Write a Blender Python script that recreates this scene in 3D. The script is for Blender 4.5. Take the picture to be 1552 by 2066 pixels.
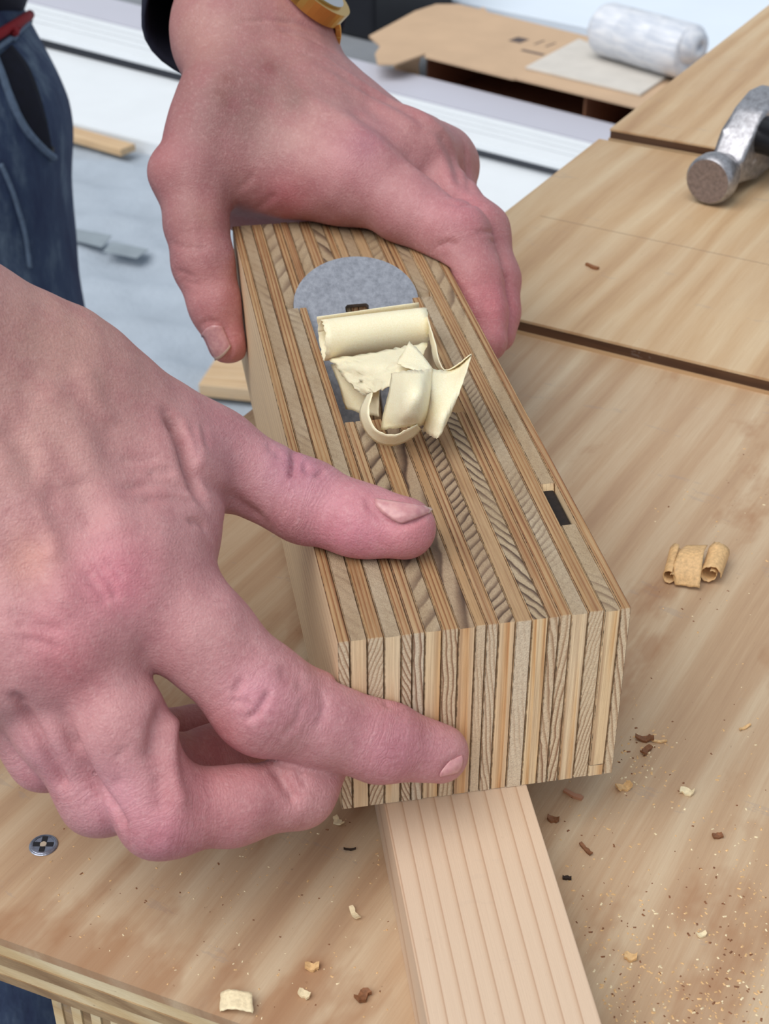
import bpy, bmesh, math, random
import numpy as np
from mathutils import Vector, Matrix
from mathutils.bvhtree import BVHTree

# ------------------------------------------------------------------ scene, camera, light
for o_ in list(bpy.data.objects): bpy.data.objects.remove(o_)
scene = bpy.context.scene
COL = scene.collection
random.seed(4)
RNG = np.random.default_rng(7)
MM = 0.001
IW, IH, FPX = 1552.0, 2066.0, 2933.65
YAW, PIT, ROL = 0.51444, 0.98044, -0.00205
CAM = np.array([146.1166, -234.9774, 300.9119])          # millimetres, bench top is z = 0

def _rot(yaw, pit, rol):
    cz, sz = math.cos(yaw), math.sin(yaw); cp, sp = math.cos(pit), math.sin(pit); cr, sr = math.cos(rol), math.sin(rol)
    Rz = np.array([[cz, -sz, 0], [sz, cz, 0], [0, 0, 1]]); Rx = np.array([[1, 0, 0], [0, cp, -sp], [0, sp, cp]])
    Rr = np.array([[cr, -sr, 0], [sr, cr, 0], [0, 0, 1]])
    return Rz @ Rx @ Rr
RC = _rot(YAW, PIT, ROL)

cd = bpy.data.cameras.new('camera')
cam = bpy.data.objects.new('camera', cd); COL.objects.link(cam)
m4 = Matrix([list(RC[i]) + [CAM[i] * MM] for i in range(3)] + [[0, 0, 0, 1]])
cam.matrix_world = m4
cd.sensor_fit = 'VERTICAL'; cd.sensor_height = 36.0; cd.sensor_width = 36.0 * IW / IH
cd.lens = FPX / IH * 36.0
cd.clip_start = 0.01; cd.clip_end = 60
cd.dof.use_dof = True; cd.dof.focus_distance = 0.415; cd.dof.aperture_fstop = 34
scene.camera = cam

world = bpy.data.worlds.new('World'); scene.world = world; world.use_nodes = True
bg = world.node_tree.nodes['Background']
bg.inputs['Color'].default_value = (0.80, 0.90, 1.0, 1); bg.inputs['Strength'].default_value = 0.56

sd = bpy.data.lights.new('sun', 'SUN'); sd.energy = 2.7; sd.angle = math.radians(58); sd.color = (1.0, 0.97, 0.93)
sun = bpy.data.objects.new('sun', sd); COL.objects.link(sun)
sun.rotation_euler = Vector((0.20, 0.62, -1.00)).to_track_quat('-Z', 'Y').to_euler()
sun.location = (-1, -2, 2.5)

vs = scene.view_settings
vs.view_transform = 'Standard'; vs.look = 'None'; vs.gamma = 1.0; vs.use_curve_mapping = False
vs.exposure = 0.0

# ------------------------------------------------------------------ geometry helpers (millimetres)
def ray(u, v): return RC @ np.array([(u - IW / 2) / FPX, -(v - IH / 2) / FPX, -1.0])
def at(u, v, s): return CAM + s * ray(u, v)
def atz(u, v, z):
    r = ray(u, v); return CAM + (z - CAM[2]) / r[2] * r
def project(P):
    q = (np.asarray(P, float) - CAM) @ RC
    return np.stack([IW / 2 + FPX * q[..., 0] / -q[..., 2], IH / 2 - FPX * q[..., 1] / -q[..., 2]], -1)

def link(o_, parent=None):
    COL.objects.link(o_)
    if parent is not None: o_.parent = parent
    return o_
def mesh_obj(name, verts, faces, mat, parent=None, smooth=False, mats=None, fmat=None):
    me = bpy.data.meshes.new(name)
    v = np.asarray(verts, float) * MM
    me.from_pydata(v.tolist(), [], [list(map(int, f)) for f in faces])
    for m_ in (mats or [mat]): me.materials.append(m_)
    if fmat is not None: me.polygons.foreach_set('material_index', fmat)
    if smooth: me.polygons.foreach_set('use_smooth', [True] * len(me.polygons))
    me.update()
    return link(bpy.data.objects.new(name, me), parent)
def bm_obj(name, bm, mat, parent=None, smooth=False):
    me = bpy.data.meshes.new(name)
    bmesh.ops.recalc_face_normals(bm, faces=bm.faces)
    bmesh.ops.scale(bm, vec=(MM, MM, MM), verts=bm.verts)
    bm.to_mesh(me); bm.free()
    me.materials.append(mat)
    if smooth: me.polygons.foreach_set('use_smooth', [True] * len(me.polygons))
    return link(bpy.data.objects.new(name, me), parent)
def empty(name, loc=(0, 0, 0), rz=0.0, parent=None):
    e = bpy.data.objects.new(name, None); e.empty_display_size = 0.02
    e.location = Vector(loc) * MM; e.rotation_euler = (0, 0, rz)
    return link(e, parent)
def tag(o_, label=None, cat=None, group=None, kind=None):
    if label: o_['label'] = label
    if cat: o_['category'] = cat
    if group: o_['group'] = group
    if kind: o_['kind'] = kind
    return o_
def add_box(bm, lo, hi, bev=0.0, mat=None):
    M = Matrix.Translation([(a + b) / 2 for a, b in zip(lo, hi)]) @ Matrix.Diagonal([b - a for a, b in zip(lo, hi)] + [1])
    if mat is not None: M = mat @ M
    r = bmesh.ops.create_cube(bm, size=1.0, matrix=M)
    if bev:
        es = list({e for v in r['verts'] for e in v.link_edges})
        bmesh.ops.bevel(bm, geom=es, offset=bev, segments=2, profile=0.5, affect='EDGES')
def add_prism(bm, poly, a, b, plane='yz'):
    """extrude a polygon: plane 'yz' -> along x from a to b, 'xy' -> along z."""
    def pt(p, t): return (t, p[0], p[1]) if plane == 'yz' else ((p[0], p[1], t) if plane == 'xy' else (p[0], t, p[1]))
    A = [bm.verts.new(pt(p, a)) for p in poly]; B = [bm.verts.new(pt(p, b)) for p in poly]
    n = len(poly)
    bm.faces.new(A[::-1]); bm.faces.new(B)
    for i in range(n): bm.faces.new([A[i], A[(i + 1) % n], B[(i + 1) % n], B[i]])
def catmull(pts, n):
    pts = np.asarray(pts, float); m = len(pts)
    t = np.linspace(0, m - 1, n); out = []
    for x in t:
        i = min(int(x), m - 2); f = x - i
        p0 = pts[i - 1] if i > 0 else 2 * pts[0] - pts[1]; p1 = pts[i]; p2 = pts[i + 1]
        p3 = pts[i + 2] if i + 2 < m else 2 * pts[-1] - pts[-2]
        out.append(0.5 * ((2 * p1) + (-p0 + p2) * f + (2 * p0 - 5 * p1 + 4 * p2 - p3) * f * f + (-p0 + 3 * p1 - 3 * p2 + p3) * f ** 3))
    return np.array(out)
def tube_rings(path, radii, n=16, flat=None, up=None):
    """verts/faces of a capped tube along path."""
    path = np.asarray(path, float); V = []; F = []
    for i, p in enumerate(path):
        t = path[min(i + 1, len(path) - 1)] - path[max(i - 1, 0)]; t /= np.linalg.norm(t)
        a = np.array(up if up is not None else (0, 0, 1.0)); a = a - t * (a @ t)
        if np.linalg.norm(a) < 1e-3: a = np.cross(t, [1, 0, 0])
        a /= np.linalg.norm(a); b = np.cross(t, a)
        for k in range(n):
            th = 2 * math.pi * k / n
            V.append(p + radii[i] * (a * math.sin(th) * (flat or 1.0) + b * math.cos(th)))
    for i in range(len(path) - 1):
        for k in range(n):
            F.append([i * n + k, i * n + (k + 1) % n, (i + 1) * n + (k + 1) % n, (i + 1) * n + k])
    F.append(list(range(n))[::-1]); F.append([(len(path) - 1) * n + k for k in range(n)])
    return V, F

# ------------------------------------------------------------------ material helpers
def lin(c):
    c = [x / 255.0 for x in c]
    return tuple((x / 12.92 if x <= 0.04045 else ((x + 0.055) / 1.055) ** 2.4) for x in c) + (1.0,)
class NT:
    def __init__(self, name):
        self.mat = bpy.data.materials.new(name); self.mat.use_nodes = True
        self.t = self.mat.node_tree; self.b = self.t.nodes['Principled BSDF']
    def n(self, typ, ins=None, **kw):
        x = self.t.nodes.new(typ)
        for k, v in kw.items(): setattr(x, k, v)
        for k, v in (ins or {}).items():
            s = x.inputs[k]
            if isinstance(v, bpy.types.NodeSocket): self.t.links.new(v, s)
            else: s.default_value = v
        return x
    def math(self, op, a, b=0.0, c=0.0): return self.n('ShaderNodeMath', {0: a, 1: b, 2: c}, operation=op).outputs[0]
    def mix(self, f, a, b, blend='MIX'):
        x = self.n('ShaderNodeMix', data_type='RGBA', blend_type=blend)
        for k, v in ((0, f), (6, a), (7, b)):
            if isinstance(v, bpy.types.NodeSocket): self.t.links.new(v, x.inputs[k])
            else: x.inputs[k].default_value = v
        return x.outputs[2]
    def ramp(self, f, stops):
        x = self.n('ShaderNodeValToRGB', {0: f}); e = x.color_ramp.elements
        while len(e) < len(stops): e.new(0.5)
        for s, (p, c) in zip(e, stops): s.position = p; s.color = c if len(c) == 4 else tuple(c) + (1,)
        return x.outputs[0]
    def noise(self, vec, scale, detail=3.0, rough=0.55):
        return self.n('ShaderNodeTexNoise', {'Vector': vec, 'Scale': scale, 'Detail': detail, 'Roughness': rough}).outputs[0]
    def coords(self, rnd=True, mul=1000.0):
        tc = self.n('ShaderNodeTexCoord')
        v = self.n('ShaderNodeVectorMath', {0: tc.outputs['Object'], 1: (mul,) * 3}, operation='MULTIPLY').outputs[0]
        if rnd:
            oi = self.n('ShaderNodeObjectInfo')
            r = self.math('MULTIPLY', oi.outputs['Random'], 700.0)
            cx = self.n('ShaderNodeCombineXYZ', {0: r, 1: self.math('MULTIPLY', r, 1.7), 2: self.math('MULTIPLY', r, 0.6)})
            vr = self.n('ShaderNodeVectorMath', {0: v, 1: cx.outputs[0]}, operation='ADD').outputs[0]
            return v, vr, oi.outputs['Random'], tc
        return v, v, None, tc
    def scale(self, vec, s): return self.n('ShaderNodeVectorMath', {0: vec, 1: s}, operation='MULTIPLY').outputs[0]
    def bump(self, h, strength, dist):
        x = self.n('ShaderNodeBump', {'Height': h, 'Strength': strength, 'Distance': dist})
        self.t.links.new(x.outputs[0], self.b.inputs['Normal'])
    def out(self, col=None, rough=None, **kw):
        def s(k, v):
            if isinstance(v, bpy.types.NodeSocket): self.t.links.new(v, self.b.inputs[k])
            else: self.b.inputs[k].default_value = v
        if col is not None: s('Base Color', col)
        if rough is not None: s('Roughness', rough)
        for k, v in kw.items(): s(k, v)
        return self.mat
def plain(name, col, rough=0.6, metal=0.0, nz=0.0, nscale=0.05, bump=0.0):
    m = NT(name); v, vr, r, tc = m.coords()
    c = lin(col)
    if nz or bump:
        n1 = m.noise(vr, nscale, 5)
        c2 = tuple(x * (1 - nz) for x in c[:3]) + (1,); c1 = tuple(min(1, x * (1 + nz)) for x in c[:3]) + (1,)
        m.out(m.ramp(n1, [(0.3, c2), (0.7, c1)]), rough, Metallic=metal)
        if bump: m.bump(n1, bump, 0.001)
        return m.mat
    return m.out(c, rough, Metallic=metal)

def wood_ply(name, axis):
    """one lamina; axis 'y' = grain along the plane, 'z' = grain running vertical."""
    m = NT(name); v, vr, rnd, tc = m.coords()
    sx = m.n('ShaderNodeSeparateXYZ', {0: v}).outputs
    x, y, z = sx[0], sx[1], sx[2]
    other = z if axis == 'y' else y
    r2 = m.math('FRACT', m.math('MULTIPLY', rnd, 17.31))
    r3 = m.math('FRACT', m.math('MULTIPLY', rnd, 91.7))
    r4 = m.math('FRACT', m.math('MULTIPLY', rnd, 233.1))
    sgn = m.math('SUBTRACT', m.math('MULTIPLY', m.math('GREATER_THAN', r3, 0.45), 2.0), 1.0)
    if axis == 'y':
        slope = m.math('MULTIPLY', sgn, m.math('MULTIPLY_ADD', r2, 0.40, 0.03)); spacing = m.math('MULTIPLY_ADD', r4, 1.0, 0.75)
        st = (0.07, 0.004, 0.05); wamp = 3.0
    else:
        slope = m.math('MULTIPLY', sgn, m.math('MULTIPLY_ADD', r2, 0.75, 0.12)); spacing = m.math('MULTIPLY_ADD', r4, 4.5, 2.4)
        st = (0.05, 0.035, 0.004); wamp = 8.0
    wob = m.noise(m.scale(vr, st), 1.0, 3)
    val = m.math('ADD', m.math('ADD', x, m.math('MULTIPLY', other, slope)), m.math('MULTIPLY', wob, wamp))
    ring = m.math('FRACT', m.math('DIVIDE', val, spacing))
    late = m.math('MULTIPLY', m.math('MAXIMUM', m.math('SUBTRACT', ring, 0.42), 0.0), 2.4)
    fall = m.math('MULTIPLY', m.math('SUBTRACT', 1.0, ring), 9.0)
    late = m.math('MINIMUM', m.math('MINIMUM', late, fall), 1.0)
    patch = m.noise(m.scale(vr, (0.05, 0.022, 0.022)), 1.0, 2, 0.5)
    r5 = m.math('FRACT', m.math('MULTIPLY', rnd, 577.7))
    base_amt = m.math('MULTIPLY', m.math('GREATER_THAN', r5, 0.55 if axis == 'z' else 0.25), 0.75)
    amt = m.math('ADD', base_amt, m.math('MULTIPLY', m.math('SUBTRACT', patch, 0.45), 2.6))
    amt = m.math('MINIMUM', m.math('MAXIMUM', amt, 0.08), 1.0)
    late = m.math('MULTIPLY', late, amt)
    fs = (2.8, 0.05, 0.9) if axis == 'y' else (2.8, 0.9, 0.05)
    fib = m.noise(m.scale(vr, fs), 1.0, 3, 0.7)
    ns = m.n('ShaderNodeSeparateXYZ', {0: tc.outputs['Normal']}).outputs
    endg = m.math('GREATER_THAN', m.math('ABSOLUTE', ns[1] if axis == 'y' else ns[2]), 0.7)
    if axis == 'y': face = m.ramp(late, [(0.0, lin((216, 192, 158))), (0.5, lin((198, 164, 126))), (1.0, lin((158, 114, 88)))])
    else: face = m.ramp(late, [(0.0, lin((250, 230, 198))), (0.5, lin((240, 206, 162))), (1.0, lin((216, 166, 120)))])
    if axis == 'y': end = m.ramp(late, [(0.0, lin((246, 232, 210))), (0.45, lin((218, 194, 168))), (1.0, lin((154, 118, 98)))])
    else: end = m.ramp(late, [(0.0, lin((226, 218, 200))), (0.45, lin((178, 166, 152))), (1.0, lin((96, 84, 80)))])
    pore = m.noise(m.scale(vr, (2.4, 2.4, 2.4)), 1.0, 3, 0.8)
    end = m.mix(m.math('MULTIPLY', m.math('SUBTRACT', pore, 0.42), 1.5), end, lin((140, 118, 102)))
    col = m.mix(endg, face, end)
    tint = m.ramp(m.math('FRACT', m.math('MULTIPLY', rnd, 43.7)), [(0.0, lin((255, 250, 242))), (0.35, lin((252, 238, 218))), (0.7, lin((255, 246, 230))), (1.0, lin((244, 226, 210)))])
    col = m.mix(0.9, col, tint, 'MULTIPLY')
    notend = m.math('MULTIPLY_ADD', endg, -0.75, 1.0)
    col = m.mix(m.math('MULTIPLY', m.math('MULTIPLY', m.math('SUBTRACT', fib, 0.40), 0.9), notend), col, lin((134, 92, 64)))
    stk = m.noise(m.scale(vr, (0.9, 0.008, 0.9) if axis == 'y' else (0.9, 0.9, 0.008)), 1.0, 3, 0.6)
    col = m.mix(m.math('MULTIPLY', m.math('MULTIPLY', m.math('MAXIMUM', m.math('SUBTRACT', stk, 0.50), 0.0), 2.8), notend), col, lin((142, 92, 66)))
    col = m.mix(m.math('MULTIPLY', m.math('GREATER_THAN', m.math('ABSOLUTE', ns[0]), 0.97), 0.55), col, lin((240, 216, 180)))
    # dark glue on the eased edges of each lamina, broken up
    gl = m.math('MULTIPLY', m.math('GREATER_THAN', m.math('ABSOLUTE', ns[0]), 0.3), m.math('LESS_THAN', m.math('ABSOLUTE', ns[0]), 0.95))
    gn = m.noise(m.scale(v, (0.8, 0.45, 0.45)), 1.0, 3, 0.7)
    col = m.mix(m.math('MULTIPLY', gl, m.math('MINIMUM', m.math('MAXIMUM', m.math('MULTIPLY_ADD', gn, 3.0, -0.9), 0.0), 0.95)), col, lin((44, 30, 24)))
    # top faces are tinted darker, in uneven patches
    topn = m.noise(m.scale(vr, (0.10, 0.03, 0.1)), 1.0, 4, 0.65)
    topf = m.math('MULTIPLY', m.math('GREATER_THAN', ns[2], 0.7), m.math('MULTIPLY_ADD', topn, 0.9, 0.38))
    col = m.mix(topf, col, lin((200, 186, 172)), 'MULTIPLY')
    m.out(col, 0.62, **{'Specular IOR Level': 0.3})
    h = m.math('ADD', m.math('MULTIPLY', fib, 0.6), m.math('MULTIPLY', pore, m.math('MULTIPLY_ADD', endg, 0.9, 0.15)))
    m.bump(h, 0.6, 0.0006)
    return m.mat

def wood_board(name, light, mid, dark, band=16.0, wob=26.0, stretch=0.0035, axis='y', contrast=1.0, stain=0.0, fiber=0.35, rough=0.55, rnd=True, sharp=False):
    m = NT(name); v, vr, r, tc = m.coords(rnd)
    def sc(a, b): return (a, b, a) if axis == 'y' else ((b, a, a) if axis == 'x' else (a, a, b))
    sx = m.n('ShaderNodeSeparateXYZ', {0: vr}).outputs
    across = m.math('ADD', sx[0] if axis != 'x' else sx[1], m.math('MULTIPLY', sx[2] if axis != 'z' else sx[1], 0.35))
    n0 = m.noise(m.scale(vr, sc(0.011, stretch)), 1.0, 2, 0.5)
    n1 = m.noise(m.scale(vr, sc(0.05, stretch * 2)), 1.0, 3, 0.55)
    val = m.math('ADD', across, m.math('ADD', m.math('MULTIPLY', n0, wob * 3), m.math('MULTIPLY', n1, wob * 0.35)))
    ph = m.math('MULTIPLY', val, 1.0 / band)
    if sharp:
        fr = m.math('FRACT', ph)
        rise = m.math('POWER', fr, 4.0)
        fall = m.math('SMOOTH_MIN', rise, m.math('MULTIPLY', m.math('SUBTRACT', 1.0, fr), 14.0), 0.1)
        w = fall
    else:
        w = m.math('MULTIPLY_ADD', m.math('SINE', m.math('MULTIPLY', ph, 6.2832)), 0.5, 0.5)
        cx_ = m.n('ShaderNodeCombineXYZ', {0: m.math('MULTIPLY', val, 0.9 / band), 1: m.math('MULTIPLY', sx[1] if axis == 'y' else sx[0], 0.0025)}).outputs[0]
        irr = m.noise(cx_, 1.0, 7, 0.68)
        w = m.math('ADD', m.math('MULTIPLY', w, 0.22), m.math('MULTIPLY_ADD', irr, 1.5, -0.40))
    fib = m.noise(m.scale(vr, sc(2.0, 0.035)), 1.0, 5, 0.75)
    col = m.ramp(w, [(0.15, lin(light)), (0.55, lin(mid)), (0.95, lin(dark))])
    col = m.mix(m.math('MULTIPLY', m.math('SUBTRACT', fib, 0.3), fiber), col, lin(dark))
    # grime specks and small flecks
    sp = m.noise(m.scale(vr, (0.55, 0.4, 0.5)), 1.0, 2, 0.6)
    col = m.mix(m.math('MULTIPLY', m.math('GREATER_THAN', sp, 0.745), 0.35 * contrast), col, lin((110, 82, 62)))
    big = m.noise(m.scale(v, (0.012, 0.012, 0.012)), 1.0, 4, 0.6)
    col = m.mix(m.math('MULTIPLY', m.math('SUBTRACT', big, 0.35), 0.45 * contrast), col, lin((158, 126, 104)))
    scf = m.noise(m.scale(v, (0.03, 0.10, 0.05)), 1.0, 5, 0.75)
    col = m.mix(m.math('MULTIPLY', m.math('GREATER_THAN', scf, 0.64), 0.22 * contrast), col, lin((150, 140, 136)))
    if stain:
        stn = m.noise(m.scale(v, (0.045, 0.02, 0.03)), 1.0, 4, 0.6)
        ed = m.n('ShaderNodeSeparateXYZ', {0: v}).outputs[1]
        near = m.n('ShaderNodeMapRange', {0: ed, 1: -25.0, 2: -70.0, 3: 0.0, 4: 0.22}).outputs[0]
        s = m.ramp(m.math('ADD', stn, near), [(0.60, (0, 0, 0)), (0.72, (1, 1, 1))])
        col = m.mix(m.math('MULTIPLY', s, stain), col, lin((150, 98, 60)))
    m.out(col, rough, **{'Specular IOR Level': 0.35})
    m.bump(fib, 0.25, 0.0006)
    return m.mat

M = {}
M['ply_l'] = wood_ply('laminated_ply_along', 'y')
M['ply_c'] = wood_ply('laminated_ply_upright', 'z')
M['ply_face'] = wood_board('outer_ply_pine', (232, 210, 176), (218, 186, 146), (176, 132, 96), band=4.2, wob=3.0, stretch=0.002, fiber=0.35, contrast=0.3)
M['bench'] = wood_board('bench_plywood', (212, 192, 162), (190, 160, 128), (158, 122, 94), band=15, wob=13, stretch=0.0022, stain=0.45, fiber=0.6)
M['bench_far'] = wood_board('bench_plywood_far', (216, 194, 160), (198, 166, 128), (168, 130, 94), band=17, wob=16, stretch=0.0022, fiber=0.6)
M['edge_light'] = wood_board('plywood_edge_light', (238, 222, 186), (214, 186, 140), (150, 116, 80), band=5, wob=4, axis='x', fiber=0.5)
M['edge_dark'] = wood_board('plywood_edge_dark', (186, 158, 120), (150, 120, 86), (96, 72, 52), band=3, wob=4, axis='x', fiber=0.8)
M['edge_sawn'] = wood_board('sawn_edge_brown', (104, 72, 48), (74, 48, 32), (40, 26, 18), band=3, wob=4, axis='x', fiber=0.8)
M['strip'] = wood_board('planed_pine', (216, 190, 164), (206, 176, 148), (164, 124, 98), band=4.4, wob=3.4, stretch=0.002, contrast=0.2, fiber=0.22, rough=0.5, rnd=False, sharp=True)
M['plank'] = wood_board('pale_plank', (216, 190, 156), (204, 172, 132), (170, 132, 96), band=14, wob=10, axis='x')

# ------------------------------------------------------------------ setting: floor and sheet
ZF = -850.0
bm = bmesh.new(); add_box(bm, (-9000, -3000, ZF - 60), (6000, 11000, ZF))
fl = bm_obj('floor', bm, plain('concrete', (128, 132, 138), 0.85, 0, 0.15, 0.004, 0.1)); tag(fl, 'grey concrete floor far below the workbench', 'floor', kind='structure')

def cloth_material(name, col, nz=0.06):
    m = NT(name); v, vr, r, tc = m.coords(False)
    n1 = m.noise(m.scale(v, (0.010, 0.004, 0.01)), 1.0, 4, 0.55); n2 = m.noise(v, 0.15, 3)
    c = lin(col); c2 = tuple(x * (1 - 2 * nz) for x in c[:3]) + (1,)
    m.out(m.ramp(n1, [(0.35, c2), (0.6, c)]), 0.75); m.bump(m.math('ADD', n1, m.math('MULTIPLY', n2, 0.15)), 0.6, 0.02)
    return m.mat
# sheet spread on the floor, with low folds
gx, gy = np.meshgrid(np.linspace(-3600, -140, 110), np.linspace(0, 1, 90), indexing='ij')
l0, l1 = atz(-60, 200, ZF), atz(1500, 590, ZF)             # the sheet ends along the white boards
gy = 300 + gy * (l0[1] + (gx - l0[0]) * (l1[1] - l0[1]) / (l1[0] - l0[0]) - 60 - 300)
fold = 9 * np.sin(gx * 0.011 + gy * 0.016 + 2 * np.sin(gy * 0.003)) ** 8 + 9 * np.sin(gx * 0.006 - gy * 0.021 + 1.3) ** 10 + 3 * np.sin(gx * 0.03) * np.sin(gy * 0.023)
V = np.stack([gx, gy, ZF + 6 + np.abs(fold)], -1).reshape(-1, 3)
F = [[i * 90 + j, (i + 1) * 90 + j, (i + 1) * 90 + j + 1, i * 90 + j + 1] for i in range(109) for j in range(89)]
sheet = mesh_obj('drop_cloth', V, F, cloth_material('grey_sheet', (166, 176, 188), 0.035), smooth=True)
tag(sheet, 'pale grey-blue drop cloth spread over the floor below the bench', 'drop cloth')
mdf = sheet.modifiers.new('thick', 'SOLIDIFY'); mdf.thickness = 0.003; mdf.offset = -1

# ------------------------------------------------------------------ workbench
bench = empty('workbench', (0, 0, ZF)); tag(bench, 'plywood workbench with stepped top panels under the hand plane', 'workbench')
def bench_panel(poly, ztop, mat, sawn=False):
    th = [1.3, 4.4, 4.6, 4.2, 3.5] if sawn else [3.0, 4.2, 4.0, 4.2, 3.0]; z = ztop
    root = None
    for i, t in enumerate(th):
        b = bmesh.new(); ins = [0, 0.5, -0.4, 0.6, 0.0][i]
        c = np.mean(poly, axis=0)
        pp = [tuple(np.array(p) + (np.array(p) - c) / np.linalg.norm(np.array(p) - c) * -ins) for p in poly]
        add_prism(b, pp, z - t + 0.06, z, 'xy')
        for vv in b.verts: vv.co.z -= ZF
        if i == 0:
            o_ = bm_obj('top_panel', b, mat, bench); root = o_
        else:
            o_ = bm_obj('ply', b, (M['edge_sawn'] if sawn else M['edge_light']) if i % 2 else (M['plank'] if sawn else M['edge_dark']), root)
        z -= t
    return root
def e2(x): return -65.29 + (x + 64.37) * (8.0 / 62.9)
EX = -160.5
bench_panel([(EX, e2(EX)), (700, e2(700)), (700, 326), (EX, 326)], 0, M['bench'])
Z2, Z3 = 7.5, 13.5
E2X = atz(1100, 365, Z2)[0]; E3X = atz(1400, 128, Z3)[0]
Y1 = atz(1300, 704, Z2)[1]; Y2 = atz(1330, 277, Z3)[1]
bench_panel([(E2X, Y1), (900, Y1), (900, Y2 - 3), (E2X, Y2 - 3)], Z2, M['bench_far'], True)
bench_panel([(E3X, Y2), (1100, Y2), (1100, 1250), (E3X, 1250)], Z3, M['bench_far'], True)
pa_, pb_ = atz(1090, 436, Z2), atz(1600, 545, Z2)
b = bmesh.new(); add_prism(b, [(pa_[0], pa_[1]), (pb_[0], pb_[1]), (pb_[0], pb_[1] + 0.5), (pa_[0], pa_[1] + 0.5)], Z2 + 0.005 - ZF, Z2 + 0.05 - ZF, 'xy'); bm_obj('pencil_line', b, plain('pencil', (150, 128, 106), 0.8), bench)

# laminated upright under the front edge, other legs out of view
def bench_leg(x0, y0):
    root = None
    for i in range(9):
        b = bmesh.new(); w = 3.4
        add_box(b, (x0 + i * w, y0 + (0.5 if i % 2 else 0), 0.0), (x0 + i * w + w - 0.12, y0 + 62, -18.6 - ZF))
        if root is None: root = bm_obj('leg', b, M['edge_light'], bench)
        else: bm_obj('ply', b, M['edge_dark' if i % 2 else 'edge_light'], root)
lx = atz(92, 2010, -20)[0]
bench_leg(lx, e2(lx) + 3); bench_leg(560, 90); bench_leg(-120, 480); bench_leg(-120, 1150); bench_leg(800, 1150)
# stretchers keep the legs together
for (a, b_) in (((lx + 30, 0, 250), (565, 60, 330)), ((-118, 500, 250), (-90, 1160, 330)), ((-118, 490, 340), (lx + 10, 40, 420))):
    b = bmesh.new()
    A, B = np.array(a, float), np.array(b_, float)
    lo = np.minimum(A, B); hi = np.maximum(A, B); hi[:2] = np.maximum(hi[:2], lo[:2] + 20)
    add_box(b, tuple(lo), tuple(hi), 1.0); bm_obj('stretcher', b, M['plank'], bench)

# screw sunk into the panel
sp = atz(88, 1706, 0)
b = bmesh.new()
bmesh.ops.create_cone(b, cap_ends=True, segments=28, radius1=3.9, radius2=3.7, depth=0.5, matrix=Matrix.Translation((0, 0, 0.25)))
bmesh.ops.create_cone(b, cap_ends=True, segments=12, radius1=1.2, radius2=1.9, depth=13, matrix=Matrix.Translation((0, 0, -6.6)))
steel_dark = plain('dark_screw_steel', (150, 156, 172), 0.38, 0.8, 0.2, 0.8)
scr = empty('screw', sp); tag(scr, 'dark steel screw with cross recess sunk in the bench by the lower hand', 'screw')
bm_obj('screw_head', b, steel_dark, scr)
b = bmesh.new()
bmesh.ops.create_cone(b, cap_ends=False, segments=28, radius1=4.0, radius2=3.4, depth=0.4, matrix=Matrix.Translation((0, 0, 0.4)))
bmesh.ops.create_cone(b, cap_ends=False, segments=28, radius1=3.4, radius2=2.95, depth=0.1, matrix=Matrix.Translation((0, 0, 0.6)))
bm_obj('rim', b, steel_dark, scr)
b = bmesh.new()
for k in range(4):
    add_box(b, (0.9, -0.75, 0.5), (2.8, 0.75, 0.66), 0, Matrix.Rotation(k * math.pi / 2 + 0.5, 4, 'Z'))
bm_obj('recess', b, plain('recess_black', (24, 24, 30), 0.6), scr)
b = bmesh.new(); bmesh.ops.create_cone(b, cap_ends=True, segments=12, radius1=1.0, radius2=0.9, depth=0.2, matrix=Matrix.Translation((0, 0, 0.62)))
bm_obj('packed_dust', b, plain('dust', (186, 170, 150), 0.9), scr)

# ------------------------------------------------------------------ planed strip under the plane
PYAW = 2.26875; PH = 56.86; PL = 262.2; PW = 75.0; ZS = 20.52
dv = np.array([math.cos(PYAW), math.sin(PYAW), 0]); wv = np.array([math.sin(PYAW), -math.cos(PYAW), 0])
def pl(al, ac, z): return np.array([0, 0, ZS]) + dv * al + wv * ac + np.array([0, 0, z])
SY = PYAW - 0.04264
s0 = pl(0, 11.55, 0)
st = empty('wood_strip', (s0[0], s0[1], 0), SY - math.pi / 2); tag(st, 'pale pine strip with straight grain lying under the hand plane', 'wood strip')
b = bmesh.new(); add_box(b, (0, -250, 0), (39.2, 235, ZS - 0.05), 0.35); bm_obj('strip', b, M['strip'], st)

# ------------------------------------------------------------------ hand plane (local: x across, y along, z up)
hp = empty('hand_plane', (0, 0, ZS), PYAW - math.pi / 2)
tag(hp, 'laminated plywood hand plane with steel iron held by two hands', 'hand plane')
PWID = [3.1, 4.35, 4.2, 4.3, 2.8]
BA = math.radians(44)                                     # bed angle
ta = math.tan(BA)
YT = 186.0                                                # iron front face leaves the top here
def bedy(z, off=0.0): return YT + off - (PH - z) / ta     # line of the iron's front face at height z
IT = 3.2 / math.sin(BA)
x = 0.0; prng = random.Random(11)
def ply(poly, x0, x1, mat):
    b = bmesh.new(); dz = prng.uniform(-0.16, 0.10); dy = prng.uniform(-0.12, 0.22)
    pp = [(p[0] + (dy if p[0] < 1 else 0), p[1] + (dz if p[1] > PH - 1 else 0)) for p in poly]
    add_prism(b, pp, x0 + 0.15, x1 - 0.15, 'yz')
    bmesh.ops.bevel(b, geom=list(b.edges), offset=0.16, segments=1, affect='EDGES')
    return bm_obj('ply', b, mat, hp)
VO0 = (atz(1140, 1058, ZS + PH) - np.array([0, 0, ZS])) @ dv; VO1 = (atz(1108, 975, ZS + PH) - np.array([0, 0, ZS])) @ dv
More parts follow.
